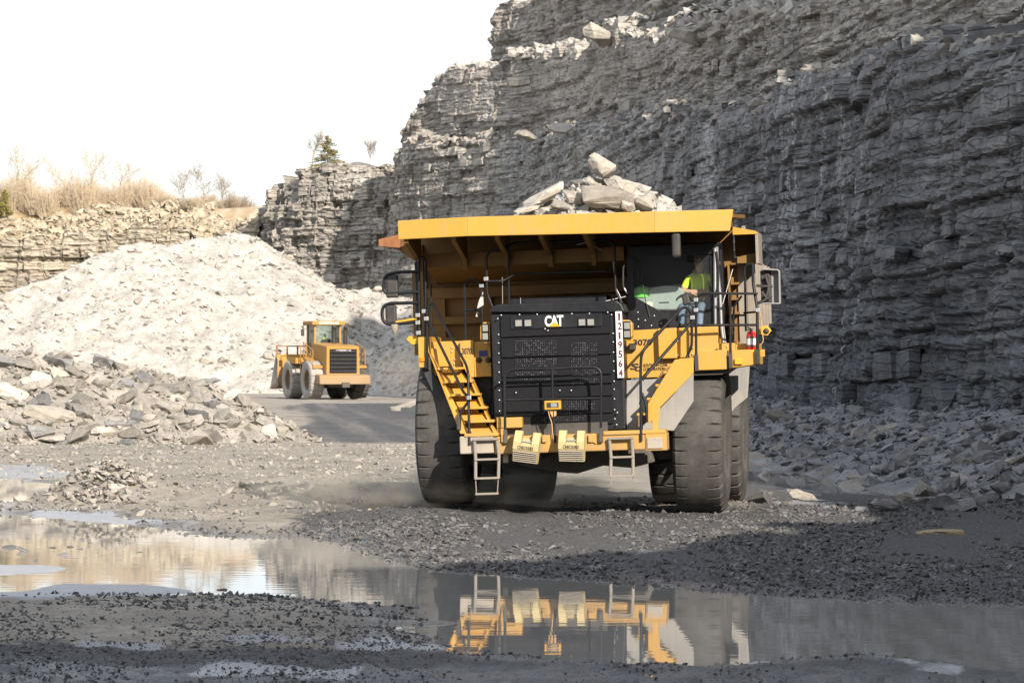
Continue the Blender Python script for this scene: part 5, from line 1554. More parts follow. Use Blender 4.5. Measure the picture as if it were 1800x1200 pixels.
LOADED = [
    ((1057, 293), 1.9, (.27, .26, .42), (0.1, 0.62, 0.2), 3, 'upright pointed boulder at the very top of the truck load'),
    ((1066, 347), 1.3, (.50, .40, .40), (0.15, 0.1, 0.3), 5, 'largest pale boulder in front of the truck load'),
    ((1089, 326), 2.0, (.26, .3, .22), (0.2, 0.25, 0.8), 7, 'square boulder under the pointed one on the truck load'),
    ((955, 346), 1.8, (.52, .40, .20), (0.1, -0.5, -0.15), 2, 'long tilted slab on the sloping side of the truck load'),
    ((1010, 347), 1.5, (.24, .25, .20), (0.3, 0.1, 1.2), 9, 'small dark boulder between the tilted slab and the largest one'),
    ((1130, 358), 1.5, (.20, .22, .22), (0.4, 0.3, 2.0), 11, 'cracked boulder on the truck load above the cab corner'),
    ((985, 362), 1.3, (.22, .2, .15), (0.2, 0.4, 0.5), 12, 'grey boulder low on the truck load below the tilted slab'),
    ((927, 368), 1.4, (.24, .2, .10), (0.1, -0.2, 0.2), 1, 'flat stone at the outer edge of the truck load'),
    ((1105, 362), 1.2, (.15, .15, .13), (0.6, 0.1, 1.0), 14, 'dark chunk between the largest and the cracked boulder on the load'),
    ((1048, 322), 2.1, (.22, .2, .2), (0.5, 0.1, 1.0), 6, 'boulder wedged beneath the pointed one on the truck load'),
]
for (px, py), v0, sc_, ro, ix, lab in LOADED:
    o = boulder(world_of(px, py, v0), 1, 'stone_pale', (ro[0], ro[1], ro[2] + TYAW), ix, 'boulder', tuple(q_ * 1.15 for q_ in sc_))
    tag(o, lab, 'boulder', 'boulders loaded in the dump truck')
# ------------------------------------------------------------------ boulders lying on the piles and the floor
def lie(f, px, py, Y0, Y1):
    """walk along the sight line of a pixel from near to far until it meets the surface f"""
    Y = np.linspace(Y0, Y1, 160)
    hit = np.where(CAMZ + (630 - py) / 6000 * Y <= f((px - 900) / 6000 * Y, Y))[0]
    return W(px, py, Y[hit[0]]) if len(hit) else None
rnd = random.Random(31)
def hor(px, cuts, names):
    for c2, n_ in zip(cuts, names):
        if px < c2: return n_
    return names[-1]
gr_f = lambda x, y: np.maximum(fD(x, y), ground_z(x, y))
# the chosen ones of the grey pile, as the photograph shows them
NAMED = [
    ((298, 722), (.46, .36, .46), (.3, .2, .4), 3, 'stone_grey', 'pale upright slab boulder in the middle of the grey rock pile'),
    ((257, 718), (.42, .3, .45), (.2, .8, .1), 4, 'stone_grey', 'diamond shaped boulder leaning on a pale slab in the grey rock pile'),
    ((405, 729), (.55, .4, .36), (.1, .35, .2), 6, 'stone_grey', 'large cracked pale boulder near the haul road end of the grey pile'),
    ((440, 713), (.52, .4, .34), (.2, .5, .3), 8, 'stone_grey', 'broad grey boulder above the haul road end of the grey pile'),
    ((360, 675), (.5, .35, .24), (.1, -.15, .1), 10, 'stone_dark', 'smooth dark grey flat boulder on the crest of the grey pile'),
    ((302, 682), (.6, .35, .20), (.1, .1, .1), 1, 'stone_grey', 'long flat brown boulder below the crest of the grey pile'),
    ((325, 694), (.42, .35, .26), (.3, .2, .8), 2, 'stone_grey', 'angular brown boulder under the long flat one in the grey pile'),
    ((243, 692), (.45, .35, .3), (.3, -.5, .2), 12, 'stone_grey', 'rust brown wedge boulder in the upper grey pile'),
    ((345, 733), (.42, .3, .3), (.2, .2, .2), 7, 'stone_dark', 'darkest round boulder beside the pale upright slab'),
    ((382, 720), (.42, .35, .33), (.1, .1, .5), 14, 'stone_dark', 'dark boulder between the cracked pale boulder and the crest'),
    ((493, 747), (.34, .25, .22), (.2, .7, .2), 9, 'stone_grey', 'elongated boulder sliding off the haul road end of the grey pile'),
    ((514, 752), (.26, .25, .2), (.2, .6, .4), 13, 'stone_grey', 'small boulder at the very end of the grey pile by the road'),
    ((470, 745), (.40, .3, .26), (.2, .5, .2), 11, 'stone_grey', 'split boulder just above the elongated one at the pile end'),
    ((208, 748), (.48, .35, .2), (.1, .1, .3), 5, 'stone_dark', 'flat dark boulder at the front of the grey pile'),
    ((90, 735), (.85, .5, .42), (.2, .2, .2), 0, 'stone_pale', 'huge cream boulder half buried in the grey pile near the frame edge'),
    ((110, 775), (.75, .5, .30), (.1, .1, .6), 15, 'stone_pale', 'wide cream boulder at the foot of the grey pile'),
    ((25, 700), (.6, .5, .5), (.2, .4, .2), 6, 'stone_pale', 'tall cream boulder cut by the frame edge in the grey pile'),
    ((55, 612), (.30, .28, .34), (.1, .2, .1), 3, 'stone_grey', 'brown block standing on the highest crest of the grey pile'),
    ((30, 676), (.28, .22, .18), (.1, .1, .1), 4, 'stone_grey', 'small pale block high on the outer grey pile'),
    ((105, 663), (.34, .25, .34), (.2, .5, .2), 8, 'stone_pale', 'upright pale boulder on the upper grey pile'),
    ((135, 658), (.45, .22, .2), (.1, .6, .2), 2, 'stone_grey', 'long tilted brown slab on the upper grey pile'),
    ((70, 765), (.5, .4, .36), (.1, .2, .2), 9, 'stone_dark', 'dark hollow faced boulder near the dry twigs'),
]
for (px, py), sc_, ro, ix, mt, lab in NAMED:
    w = lie(gr_f, px, py, 98, 122)
    if w is None: continue
    o = boulder(w, 1, mt, ro, ix, 'boulder', tuple(q_ * 1.15 for q_ in sc_))
    o.location.z += sc_[2] * 0.25
    tag(o, lab, 'boulder', 'boulders of the grey rock pile')
def spread(f, n, px0, px1, py0, py1, Y0, Y1, lo, hi, mats, place, group, seed, flat_=(1, 1)):
    rq = random.Random(seed)
    k = 0; tries = 0
    while k < n and tries < n * 8:
        tries += 1
        px, py = rq.uniform(px0, px1), rq.uniform(py0, py1)
        w = lie(f, px, py, Y0, Y1)
        if w is None: continue
        s = lo + (hi - lo) * rq.random() ** 1.8
        mt = rq.choice(mats)
        o = boulder(w, s, mt, (rq.uniform(-.5, .5), rq.uniform(-.5, .5), rq.uniform(0, 6.28)), rq.randrange(16), 'boulder')
        o.scale = (s * rq.uniform(.85, 1.25), s * rq.uniform(.8, 1.1), s * rq.uniform(.6, 1.0))
        o.location.z += s * 0.15
        tag(o, place(px, py, s, mt), 'boulder', group)
        k += 1
tone_w = {'stone_pale': 'cream', 'stone_grey': 'grey', 'stone_dark': 'dark'}
def lab_D(px, py, s, mt):
    side = hor(px, (130, 270, 400, 999), ('outer end', 'left half', 'middle', 'road end'))
    lvl = hor(py, (680, 735, 9999), ('on top of', 'halfway up', 'at the foot of'))
    return '%s %s boulder %s the grey rock pile, %s' % ('big' if s > .3 else 'small', tone_w[mt], lvl, side)
spread(gr_f, 105, 0, 515, 635, 785, 98, 122, .16, .58, ['stone_grey'] * 3 + ['stone_dark', 'stone_pale'], lab_D, 'boulders of the grey rock pile', 5)
gE = lambda x, y: np.maximum(fE(x, y), ground_z(x, y))
def lab_E(px, py, s, mt):
    side = hor(px, (1450, 1620, 9999), ('truck side', 'behind the pool', 'frame edge side'))
    lvl = hor(py, (790, 850, 9999), ('against the rock face', 'midway down dark talus', 'at dark talus toe'))
    return '%s %s boulder %s, %s' % ('big' if s > .3 else 'small', tone_w[mt], lvl, side)
spread(gE, 85, 1312, 1800, 735, 900, 60, 165, .13, .42, ['stone_dark'] * 4 + ['stone_grey'], lab_E, 'fallen boulders along the rock face', 6)
for (px, py), sc_, ro, ix, mt, lab in [
    ((1372, 740), (.62, .5, .55), (.2, .3, .2), 3, 'stone_grey', 'biggest leaning boulder against the rock face behind the truck wheel'),
    ((1340, 728), (.5, .4, .4), (.1, .5, .2), 5, 'stone_dark', 'dark boulder beside the biggest one against the rock face'),
    ((1520, 843), (.50, .3, .16), (.05, .05, .1), 1, 'stone_pale', 'long pale flat stone lying at the edge of the wall pool'),
    ((1437, 822), (.34, .28, .2), (.1, .2, .3), 7, 'stone_grey', 'pale wedge boulder dipping into the wall pool'),
    ((1400, 803), (.38, .35, .24), (.1, .2, .7), 9, 'stone_grey', 'rounded brown boulder above the wall pool'),
    ((1555, 758), (.52, .28, .2), (.1, -.3, .2), 2, 'stone_grey', 'long pale slab tilted on the talus against the rock face'),
    ((1632, 778), (.28, .25, .2), (.2, .1, .6), 8, 'stone_grey', 'cube shaped pale boulder high on the dark talus'),
    ((1465, 790), (.34, .3, .26), (.1, .3, .2), 10, 'stone_dark', 'blue grey hexagonal boulder on the dark talus'),
    ((1507, 772), (.22, .2, .4), (.1, .1, .2), 4, 'stone_grey', 'narrow upright boulder on the dark talus'),
    ((1735, 800), (.42, .35, .36), (.1, .5, .3), 11, 'stone_dark', 'tall split boulder on the talus near the frame edge'),
    ((1690, 850), (.40, .35, .26), (.1, .4, .2), 12, 'stone_grey', 'sloping pale boulder at the toe of the talus near the frame edge'),
    ((1620, 882), (.26, .2, .1), (.0, .1, .2), 13, 'stone_pale', 'pale flat stone on the gravel in front of the talus'),
    ((1770, 870), (.42, .3, .3), (.2, .5, .4), 15, 'stone_dark', 'dark upright slab at the frame edge of the talus'),
    ((1720, 885), (.5, .3, .2), (.1, -.3, .3), 6, 'stone_dark', 'long dark slab lying below the talus near the frame edge')]:
    w = lie(gE, px, py, 48, 165)
    if w is None: continue
    o = boulder(w, 1, mt, ro, ix, 'boulder', sc_); o.location.z += sc_[2] * .2
    tag(o, lab, 'boulder', 'fallen boulders along the rock face')
gM = lambda x, y: np.maximum(fM0(x, y), ground_z(x, y))
def lab_M(px, py, s, mt):
    side = hor(px, (150, 300, 480, 9999), ('frame edge side', 'left of peak', 'under peak', 'buttress side'))
    lvl = hor(py, (480, 560, 9999), ('high on', 'halfway down', 'low on'))
    return '%s pale boulder %s the pale rubble slope, %s' % ('big' if s > .55 else 'small', lvl, side)
spread(gM, 62, 0, 745, 412, 640, 225, 300, .35, .8, ['stone_pale'], lab_M, 'boulders on the pale rubble slope', 7)
for (px, py), sc_, ro, ix, mt, lab in [
    ((716, 716), (1.05, .55, .42), (.1, -.38, .1), 1, 'stone_grey', 'long grey slab leaning on the road edge beside the truck tyre'),
    ((722, 675), (.95, .6, .7), (.2, -.5, .3), 5, 'stone_grey', 'big grey block above the leaning slab beside the truck tyre'),
    ((694, 722), (.35, .3, .3), (.2, .1, .3), 7, 'stone_grey', 'small rounded boulder at the end of the leaning slab'),
    ((636, 702), (.7, .4, .25), (.1, .1, .1), 2, 'stone_grey', 'flat stone behind the loader wheel at the toe of the rubble')]:
    w = lie(gM, px, py, 120, 262)
    if w is None: continue
    o = boulder(w, 1, mt, ro, ix, 'boulder', sc_); o.location.z += sc_[2] * .3
    tag(o, lab, 'boulder', 'boulders along the far haul road')
ORD = 'first second third fourth fifth sixth seventh eighth ninth tenth eleventh twelfth thirteenth fourteenth fifteenth sixteenth seventeenth eighteenth nineteenth twentieth'.split()
ORD += ['twenty-' + o_ for o_ in ORD[:9]] + ['thirtieth'] + ['thirty-' + o_ for o_ in ORD[:9]] + ['fortieth'] + ['forty-' + o_ for o_ in ORD[:9]] + ['fiftieth']
def rank_labels(cat):
    by = {}
    for o in bpy.data.objects:
        if o.get('category') == cat: by.setdefault(o['label'], []).append(o)
    for lab_, L_ in by.items():
        if len(L_) < 2: continue
        L_.sort(key=lambda o: o.location.x / o.location.y)
        for i, o in enumerate(L_):
            o['label'] = lab_ + ', ' + ORD[i] + ' from left'
for (px, py, Y), sc_, ro, ix, lab in [((985, 226, 243), (3.4, 1.6, .55), (.05, -.16, 1.55), 1, 'long tan slab lying on the lowest bench crest above the truck load'),
                                      ((925, 238, 272), (2.2, 1.4, .7), (.1, -.1, 1.5), 4, 'broad pale block at the corner of the lowest bench crest'),
                                      ((1205, 62, 232), (1.6, 1.3, 1.0), (.2, .2, .4), 7, 'sunlit pale block heaped on the middle bench crest'),
                                      ((1050, 62, 268), (1.5, 1.3, 1.3), (.2, .5, .4), 9, 'pointed grey block standing on the middle bench crest')]:
    o = boulder(W(px, py, Y), 1, 'stone_pale', ro, ix, 'boulder', sc_)
    tag(o, lab, 'boulder', 'blocks on the bench crests')
rank_labels('boulder')
# --- little cone of stones by the puddle
CONE = [((205, 828), 66.8, (.20, .18, .34), (.1, .25, .2), 3, 'stone_pale', 'white pointed stone standing on the small rock cone by the puddle'),
        ((188, 822), 67.3, (.10, .1, .13), (.2, .1, .4), 6, 'stone_grey', 'grey stone behind the white pointed one on the small rock cone'),
        ((207, 856), 66.0, (.22, .16, .14), (.2, .1, .2), 8, 'stone_pale', 'cream stone at the front foot of the white pointed one'),
        ((122, 862), 65.9, (.16, .12, .10), (.1, -.5, .1), 2, 'stone_pale', 'pale wedge stone at the water side of the small rock cone'),
        ((140, 864), 65.7, (.14, .12, .06), (.1, .2, .5), 10, 'stone_pale', 'flat white stone next to the wedge at the small rock cone'),
        ((172, 846), 66.6, (.2, .18, .16), (.4, .3, .9), 12, 'stone_grey', 'rough brown clod in the small rock cone'),
        ((160, 838), 66.9, (.18, .16, .14), (.3, .6, .9), 14, 'stone_grey', 'crumbled grey clod on the water side slope of the small rock cone'),
        ((240, 850), 66.4, (.22, .18, .10), (.1, .3, .9), 1, 'stone_pale', 'flat cream stone on the truck side of the small rock cone')]
for (px, py), Y, sc_, ro, ix, mt, lab in CONE:
    w = W(px, py, Y)
    o = boulder(w, 1, mt, ro, ix, 'boulder', sc_)
    tag(o, lab, 'boulder', 'stones of the small rock cone')
rr = np.random.RandomState(3)
n = 700
ang = rr.uniform(0, 6.28, n); rad = rr.uniform(0, 1, n) ** .7
cx_, cy_ = W(190, 850, 66.8).x, 66.8
xx = cx_ + np.cos(ang) * rad * 1.15; yy = cy_ + np.sin(ang) * rad * 2.2
zz = ground_z(xx, yy) + np.maximum(0, .42 * (1 - rad) ** 1.2) * rr.uniform(.3, 1, n)
tag(stones_mesh('loose_rubble', np.stack([xx, yy, zz], -1), .03 + .10 * rr.uniform(0, 1, n) ** 2.5, SMALL, 'rubble_grey', seed=21), 'heaped small stones of the rock cone by the puddle', 'rubble', kind='stuff')
# --- stones standing in the puddle
for (px, py), s_ in (((15, 962), .10), ((45, 968), .12), ((62, 985), .07), ((125, 961), .05), ((140, 965), .05), ((158, 960), .05), ((245, 970), .05), ((92, 962), .06), ((390, 1036), .06), ((110, 975), .08)):
    Y = 6000 * (CAMZ - ZW) / (py - 630)
    o = boulder(((px - 900) / 6000 * Y, Y, ZW), s_, 'stone_dark', None, None, 'stone')
    o.scale = (s_ * 1.4, s_, s_ * .5)
    tag(o, 'small dark stone standing out of the puddle water', 'stone', 'stones standing in the puddle')
rank_labels('stone')
# --- board on the gravel
bd = W(1652, 939, 52.4)
mb = MB()
mb.prism([(-.37, -.015), (-.2, -.035), (.36, -.045), (.37, .03), (.30, .04), (-.15, .025)], -.09, .09)
m, t, b = nt('weathered_wood')
wv = noise(t, coord(t, (3, 30, 30)), 2.0, 5)
t.links.new(mix(t, ramp(t, wv, [(0.4, 0), (0.65, 1)]), (0.09, 0.065, 0.04), (0.46, 0.37, 0.22)), b.inputs['Base Color'])
b.inputs['Roughness'].default_value = 0.9
M['weathered_wood'] = m
o = mb.build('wood_board', 'weathered_wood', None, None, .006)
o.location = (bd.x, bd.y, float(ground_z(np.array([bd.x]), np.array([bd.y]))[0]) + .075); o.rotation_euler = (.15, .03, .05)
tag(o, 'splintered tan wooden board lying on the dark gravel below the talus', 'board')

# ------------------------------------------------------------------ trees on the plateau
def bark(name, a, b_):
    m, t, b = nt(name)
    t.links.new(mix(t, noise(t, coord(t), 3, 4), a, b_), b.inputs['Base Color'])
    b.inputs['Roughness'].default_value = 0.9
    M[name] = m
bark('bark_grey', (0.20, 0.16, 0.115), (0.36, 0.30, 0.22))
bark('bark_gold', (0.33, 0.262, 0.175), (0.52, 0.43, 0.31))
bark('needles', (0.10, 0.095, 0.03), (0.24, 0.19, 0.07))
bark('cedar', (0.11, 0.10, 0.02), (0.26, 0.22, 0.05))

def twigs_np(segs):
    """list of (p0,p1,r0,r1) -> three sided tapered sticks"""
    A = np.array([s_[0] for s_ in segs]); B = np.array([s_[1] for s_ in segs]); r0 = np.array([s_[2] for s_ in segs]); r1 = np.array([s_[3] for s_ in segs])
    d = B - A; d /= np.maximum(np.linalg.norm(d, axis=1, keepdims=True), 1e-6)
    ref = np.where(np.abs(d[:, 2:3]) > .9, np.array([[1., 0, 0]]), np.array([[0, 0, 1.]]))
    u = np.cross(d, ref); u /= np.linalg.norm(u, axis=1, keepdims=True); v_ = np.cross(d, u)
    ring = []
    for P_, r in ((A, r0), (B, r1)):
        for k in range(3):
            a = 2 * math.pi * k / 3
            ring.append(P_ + (u * math.cos(a) + v_ * math.sin(a)) * r[:, None])
    V = np.stack(ring, 1).reshape(-1, 3)
    base = (np.arange(len(segs)) * 6)[:, None]
    F = np.concatenate([base + np.array([[k, (k + 1) % 3, 3 + (k + 1) % 3, 3 + k]]) for k in range(3)])
    return V, F
def branches(rq, p, d, L, r, depth, out, spread_=.55, up=.12, kids=3):
    n_ = 3
    for i in range(n_):
        d2 = (d + Vector((rq.uniform(-1, 1), rq.uniform(-1, 1), rq.uniform(-.3, 1) * .6)) * .16 + Vector((0, 0, up * .3))).normalized()
        q = p + d2 * (L / n_)
        out.append((tuple(p), tuple(q), r, r * .82))
        p = q; d = d2; r *= .82
        if depth > 0 and (i > 0 or depth < 3):
            for k in range(kids - (1 if i == 0 else 0)):
                dd = (d * .7 + Vector((rq.uniform(-1, 1), rq.uniform(-1, 1), rq.uniform(-.35, .8))) * spread_ * 2.0).normalized()
                branches(rq, p, dd, L * rq.uniform(.5, .72), max(r * .55, .012), depth - 1, out, spread_, up, kids)
def bare_tree(px, py, Y, h, seed, label, mat='bark_grey', width=.5, group='bare trees on the plateau', depth=3, zb=None):
    rq = random.Random(seed)
    w = W(px, py, Y)
    root = empty('bare_tree', (w.x, w.y, w.z if px > 450 else plateau_z(w.x, w.y)))
    out = []
    branches(rq, Vector((0, 0, -.3)), Vector((rq.uniform(-.1, .1), 0, 1)), h * .62, h * .016 + .03, depth, out, width, .25)
    tr_ = [s_ for s_ in out if s_[2] > h * .009]; cr = [s_ for s_ in out if s_[2] <= h * .009]
    V, F = twigs_np(tr_); link('trunk', mesh_np('trunk', V, F), mat, root)
    V, F = twigs_np(cr); tag(link('crown', mesh_np('crown', V, F), mat, root), kind='stuff')
    tag(root, label, 'tree', group)
for i, (px, py, h, wdt, lab) in enumerate([
    (22, 345, 5.4, .45, 'tallest thin bare tree near the frame edge above the brush'),
    (60, 345, 4.2, .6, 'bare tree just beside the tallest thin one'),
    (118, 345, 4.8, .5, 'bare tree with fine upright twigs in the middle of the brush'),
    (160, 345, 5.2, .5, 'bare tree rising left of the round crowned one'),
    (212, 335, 4.6, .8, 'round crowned bare tree above the sunlit wall'),
    (326, 355, 3.6, .55, 'sparse bare tree before the gap in the brush'),
    (358, 355, 3.7, .6, 'bare tree in the middle of the sparse row near the buttress'),
    (392, 358, 3.0, .55, 'last small bare tree of the row beside the buttress')]):
    bare_tree(px, py, 370 + (i % 3) * 5, h * 1.22, 40 + i, lab, 'bark_gold' if px < 250 else 'bark_grey', wdt)
bare_tree(548, 298, 348, 3.6, 70, 'bare tree directly beside the green conifer', 'bark_grey', .5)
bare_tree(650, 292, 350, 2.6, 71, 'faint bare tree behind the gravel stockpile', 'bark_grey', .35)
# brush: bare golden shrubs standing shoulder to shoulder
def shrub(px, py, Y, h, wd_, seed, label, mat='bark_gold', group='golden bare shrubs on the plateau'):
    rq = np.random.RandomState(seed)
    w = W(px, py, Y)
    n = 170
    a = rq.uniform(0, 6.28, n); r = rq.uniform(0, 1, n) ** .6 * wd_
    b0 = np.stack([np.cos(a) * r * .55, np.sin(a) * r * .55, np.zeros(n)], -1)
    L = h * rq.uniform(.35, 1.0, n) * (1 - .35 * (r / wd_) ** 2)
    top = b0 + np.stack([np.cos(a) * r * .25 + rq.normal(0, .45, n), np.sin(a) * r * .25 + rq.normal(0, .45, n), L], -1)
    segs = [(b0[i], top[i], .022, .007) for i in range(n)]
    for i in range(n):
        for k in range(4):
            q = rq.uniform(.3, .98)
            p = b0[i] * (1 - q) + top[i] * q
            segs.append((p, p + np.array([rq.normal(0, .32), rq.normal(0, .32), rq.uniform(.0, .5)]), .011, .005))
    root = empty('bare_shrub', (w.x, w.y, plateau_z(w.x, w.y) - .35))
    V, F = twigs_np(segs[:n]); tag(link('stems', mesh_np('stems', V, F), mat, root), kind='stuff')
    V, F = twigs_np(segs[n:]); tag(link('twigs', mesh_np('twigs', V, F), mat, root), kind='stuff')
    tag(root, label, 'shrub', group)
k = 0
for px in range(-30, 290, 8):
    k += 1
    hh = 3.5 + 1.4 * math.sin(px * .031 + .4) ** 2 + random.uniform(-.6, .6)
    shrub(px + random.uniform(-3, 3), 353 + random.uniform(-3, 6), 369 + random.uniform(-3, 8), hh, 1.5, 300 + k, 'golden bare shrub in the dense brush above the low sunlit wall')
for px in range(285, 440, 12):
    k += 1
    shrub(px, 360 + random.uniform(-2, 4), 368 + random.uniform(-3, 8), random.uniform(1.5, 2.6), 1.2, 300 + k, 'low grey brown shrub between the dense brush and the buttress', 'bark_grey' if k % 2 else 'bark_gold', 'low shrubs toward the buttress')
rank_labels('shrub')
def conifer(px, py, Y, h, wd_, seed, label, mat, name='conifer', ragged=.5):
    rq = random.Random(seed)
    w = W(px, py, Y)
    root = empty(name, (w.x, w.y, (w.z if px > 450 else plateau_z(w.x, w.y)) - .2))
    V, F = twigs_np([((0, 0, 0), (0, 0, h * .95), h * .025, .02)])
    link('trunk', mesh_np('trunk', V, F), 'bark_grey', root)
    segs = []; 
    nW = int(h * 9)
    tri = []; 
    for i in range(nW):
        z = h * (.06 + .92 * i / nW)
        Lb = wd_ * (1 - (z / h) ** 1.15) * rq.uniform(.55, 1.15) + .08
        for j in range(5):
            a = rq.uniform(0, 6.28)
            tip = Vector((math.cos(a) * Lb, math.sin(a) * Lb, z - Lb * rq.uniform(.0, .35) + .1))
            st_ = Vector((0, 0, z))
            segs.append((tuple(st_), tuple(tip), .02, .008))
            for q in np.linspace(.25, 1, max(4, int(Lb * 9))):
                p = st_.lerp(tip, q)
                for _k in range(3):
                    d = Vector((rq.uniform(-1, 1), rq.uniform(-1, 1), rq.uniform(-.5, .5))).normalized()
                    e_ = d.orthogonal().normalized() * .045
                    ln_ = rq.uniform(.12, .26)
                    tri.append((p - e_, p + e_, p + d * ln_))
    V, F = twigs_np(segs); tag(link('boughs', mesh_np('boughs', V, F), 'bark_grey', root), kind='stuff')
    TV = np.array([q[:] for t3 in tri for q in t3]); TF = np.arange(len(TV)).reshape(-1, 3)
    tag(link('crown', mesh_np('crown', TV, TF), mat, root), kind='stuff')
    tag(root, label, 'tree')
conifer(576, 303, 342, 3.9, 2.7, 3, 'green conifer standing on the blocky buttress', 'needles')
conifer(8, 365, 367, 2.9, 1.1, 5, 'olive green cedar bush cut by the frame edge', 'cedar', 'cedar_bush')
conifer(40, 350, 372, 1.9, .7, 6, 'small olive cedar in front of the golden brush', 'cedar', 'cedar_bush')
conifer(-14, 368, 368, 2.2, 1.2, 7, 'olive cedar partly outside the frame beside another one', 'cedar', 'cedar_bush')
rock('stockpile', (0.13, 0.125, 0.12), (0.20, 0.19, 0.18), False, 2.0)
# dark gravel stockpile behind the buttress
gs = W(628, 300, 344)
xs = np.linspace(-4, 4, 60); X_, Y_ = np.meshgrid(xs, xs)
Zm = np.maximum(0.95 - np.hypot(X_ * .8, Y_) * .33 + (fbm(X_ * 2, Y_ * 2, 3, 4) - .5) * .12, -.6)
idx = np.arange(3600).reshape(60, 60)
F = np.stack([idx[:-1, :-1], idx[:-1, 1:], idx[1:, 1:], idx[1:, :-1]], -1).reshape(-1, 4)
o = link('gravel_stockpile', mesh_np('gravel_stockpile', np.stack([X_, Y_, Zm], -1).reshape(-1, 3), F, {'tone': vn(X_ * 6, Y_ * 6, 3)}, True), 'stockpile')
o.location = gs
tag(o, 'smooth dark gravel stockpile behind the buttress crest', 'gravel pile')

# ------------------------------------------------------------------ wheel loader
paint('loader_yellow', (0.36, 0.18, 0.022), 0.6, dust=(0.27, 0.19, 0.11), dust_amt=0.6, low=2.2, scratches=0.7)
LQ = W(572, 700, 228)
LZ0 = 0.0
loader = empty('wheel_loader', (LQ.x, LQ.y, LZ0), R(20))
tag(loader, 'dusty yellow wheel loader with raised cab at the foot of the pale rubble', 'loader')
def lp(name, mat, f, parent=loader, bevel=0.03):
    mb = MB(); f(mb); return mb.build(name, mat, parent, None, bevel)
hood = lp('engine_hood', 'loader_yellow', lambda m_: m_.hexa([(-1.15, -4.0, 1.6), (1.15, -4.0, 1.6), (1.15, -.5, 1.6), (-1.15, -.5, 1.6), (-1.12, -4.0, 3.50), (1.12, -4.0, 3.50), (1.12, -.5, 3.75), (-1.12, -.5, 3.75)]))
lp('rear_grille', 'screen', lambda m_: m_.box(-.93, .93, -4.06, -3.98, 1.75, 3.32), hood, .02)
for k in range(6):
    lp('grille_bar', 'frame_dark', lambda m_: m_.box(-.9, .9, -4.09, -4.05, 1.85 + k * .26, 1.90 + k * .26), hood, 0)
def ltext(body, x0, x1, z0, z1, y, mat, parent):
    V, F = text_mesh(body, 0.02); lo, hi = V.min(0), V.max(0); a = (V - lo) / (hi - lo)
    MB().add(np.stack([x0 + (x1 - x0) * a[:, 0], y - .006 * a[:, 2], z0 + (z1 - z0) * a[:, 1]], -1).tolist(), F).build('lettering', mat, parent)
ltext('CATERPILLAR', -.5, .55, 3.14, 3.27, -4.07, 'white_paint', hood)
cw = lp('counterweight', 'loader_yellow', lambda m_: m_.hexa([(-1.75, -4.55, 1.0), (1.75, -4.55, 1.0), (1.75, -3.3, 1.0), (-1.75, -3.3, 1.0), (-1.75, -4.45, 1.62), (1.75, -4.45, 1.62), (1.75, -3.3, 1.68), (-1.75, -3.3, 1.68)]), bevel=.08)
lp('tow_hitch', 'frame_dark', lambda m_: m_.box(-.25, .25, -4.7, -4.4, .8, 1.15), cw)
lp('rear_frame', 'frame_dark', lambda m_: m_.box(-.8, .8, -3.6, .4, .8, 1.7))
lp('front_frame', 'loader_yellow', lambda m_: m_.box(-.95, .95, .4, 3.2, 1.0, 2.5))
for sx in (-1, 1):
    fe_ = lp('rear_fender', 'loader_yellow', lambda m_: m_.hexa([(sx * 1.12, -3.3, 2.05), (sx * 1.85, -3.3, 2.05), (sx * 1.85, -.9, 2.62), (sx * 1.12, -.9, 2.62), (sx * 1.12, -3.3, 2.2), (sx * 1.85, -3.3, 2.2), (sx * 1.85, -.9, 2.8), (sx * 1.12, -.9, 2.8)]))
    lp('front_fender', 'loader_yellow', lambda m_: m_.box(*(sorted((sx * 1.0, sx * 1.9))), .6, 2.6, 2.35, 2.75))
    mb = MB()
    for y in (-3.1, -2.5, -1.9, -1.3, -.9):
        z0 = 2.2 + (y + 3.3) * .25
        mb.tube([(sx * 1.8, y, z0), (sx * 1.8, y, z0 + 1.0)], .03, 6)
    mb.tube([(sx * 1.8, -3.1, 3.25), (sx * 1.8, -.9, 3.8)], .03, 6); mb.tube([(sx * 1.8, -3.1, 2.75), (sx * 1.8, -.9, 3.3)], .025, 6)
    mb.build('deck_rail', 'loader_yellow', loader)
    wheel_at(sx * 1.55, -2.2, 1.28, .95, 'rear_wheel', loader, mat='tyre_pale' if sx < 0 else 'tyre', groove=8, gdepth=.08, n=120, outer=sx)
    wheel_at(sx * 1.55, 2.3, 1.28, .95, 'front_wheel', loader, mat='tyre_pale' if sx < 0 else 'tyre', groove=8, gdepth=.08, n=120, outer=sx)
lp('side_panel', 'dusty_steel', lambda m_: m_.box(-1.9, -1.86, -1.4, -.9, 1.2, 2.5))
mb = MB()
for x in (-1.95, -1.55):
    mb.tube([(x, -.75, .9), (x, -.75, 3.6)], .035, 6)
mb.build('ladder_rail', 'loader_yellow', loader)
for z in (1.0, 1.35, 1.7, 2.05, 2.4):
    lp('ladder_rung', 'loader_yellow', lambda m_: m_.box(-1.95, -1.55, -.85, -.65, z, z + .05), loader, 0)
cabL = lp('cab', 'loader_yellow', lambda m_: (m_.box(-.95, -.80, -.55, -.38, 2.7, 4.95), m_.box(.80, .95, -.55, -.38, 2.7, 4.95), m_.box(-.95, -.80, 1.1, 1.25, 2.7, 4.95), m_.box(.80, .95, 1.1, 1.25, 2.7, 4.95), m_.box(-.95, .95, -.5, 1.2, 2.5, 3.05)))
lp('roof', 'loader_yellow', lambda m_: m_.box(-1.15, 1.15, -.8, 1.5, 4.92, 5.2), cabL, .06)
ltext('CATERPILLAR', -.7, .7, 4.98, 5.14, -.80, 'white_paint', cabL)
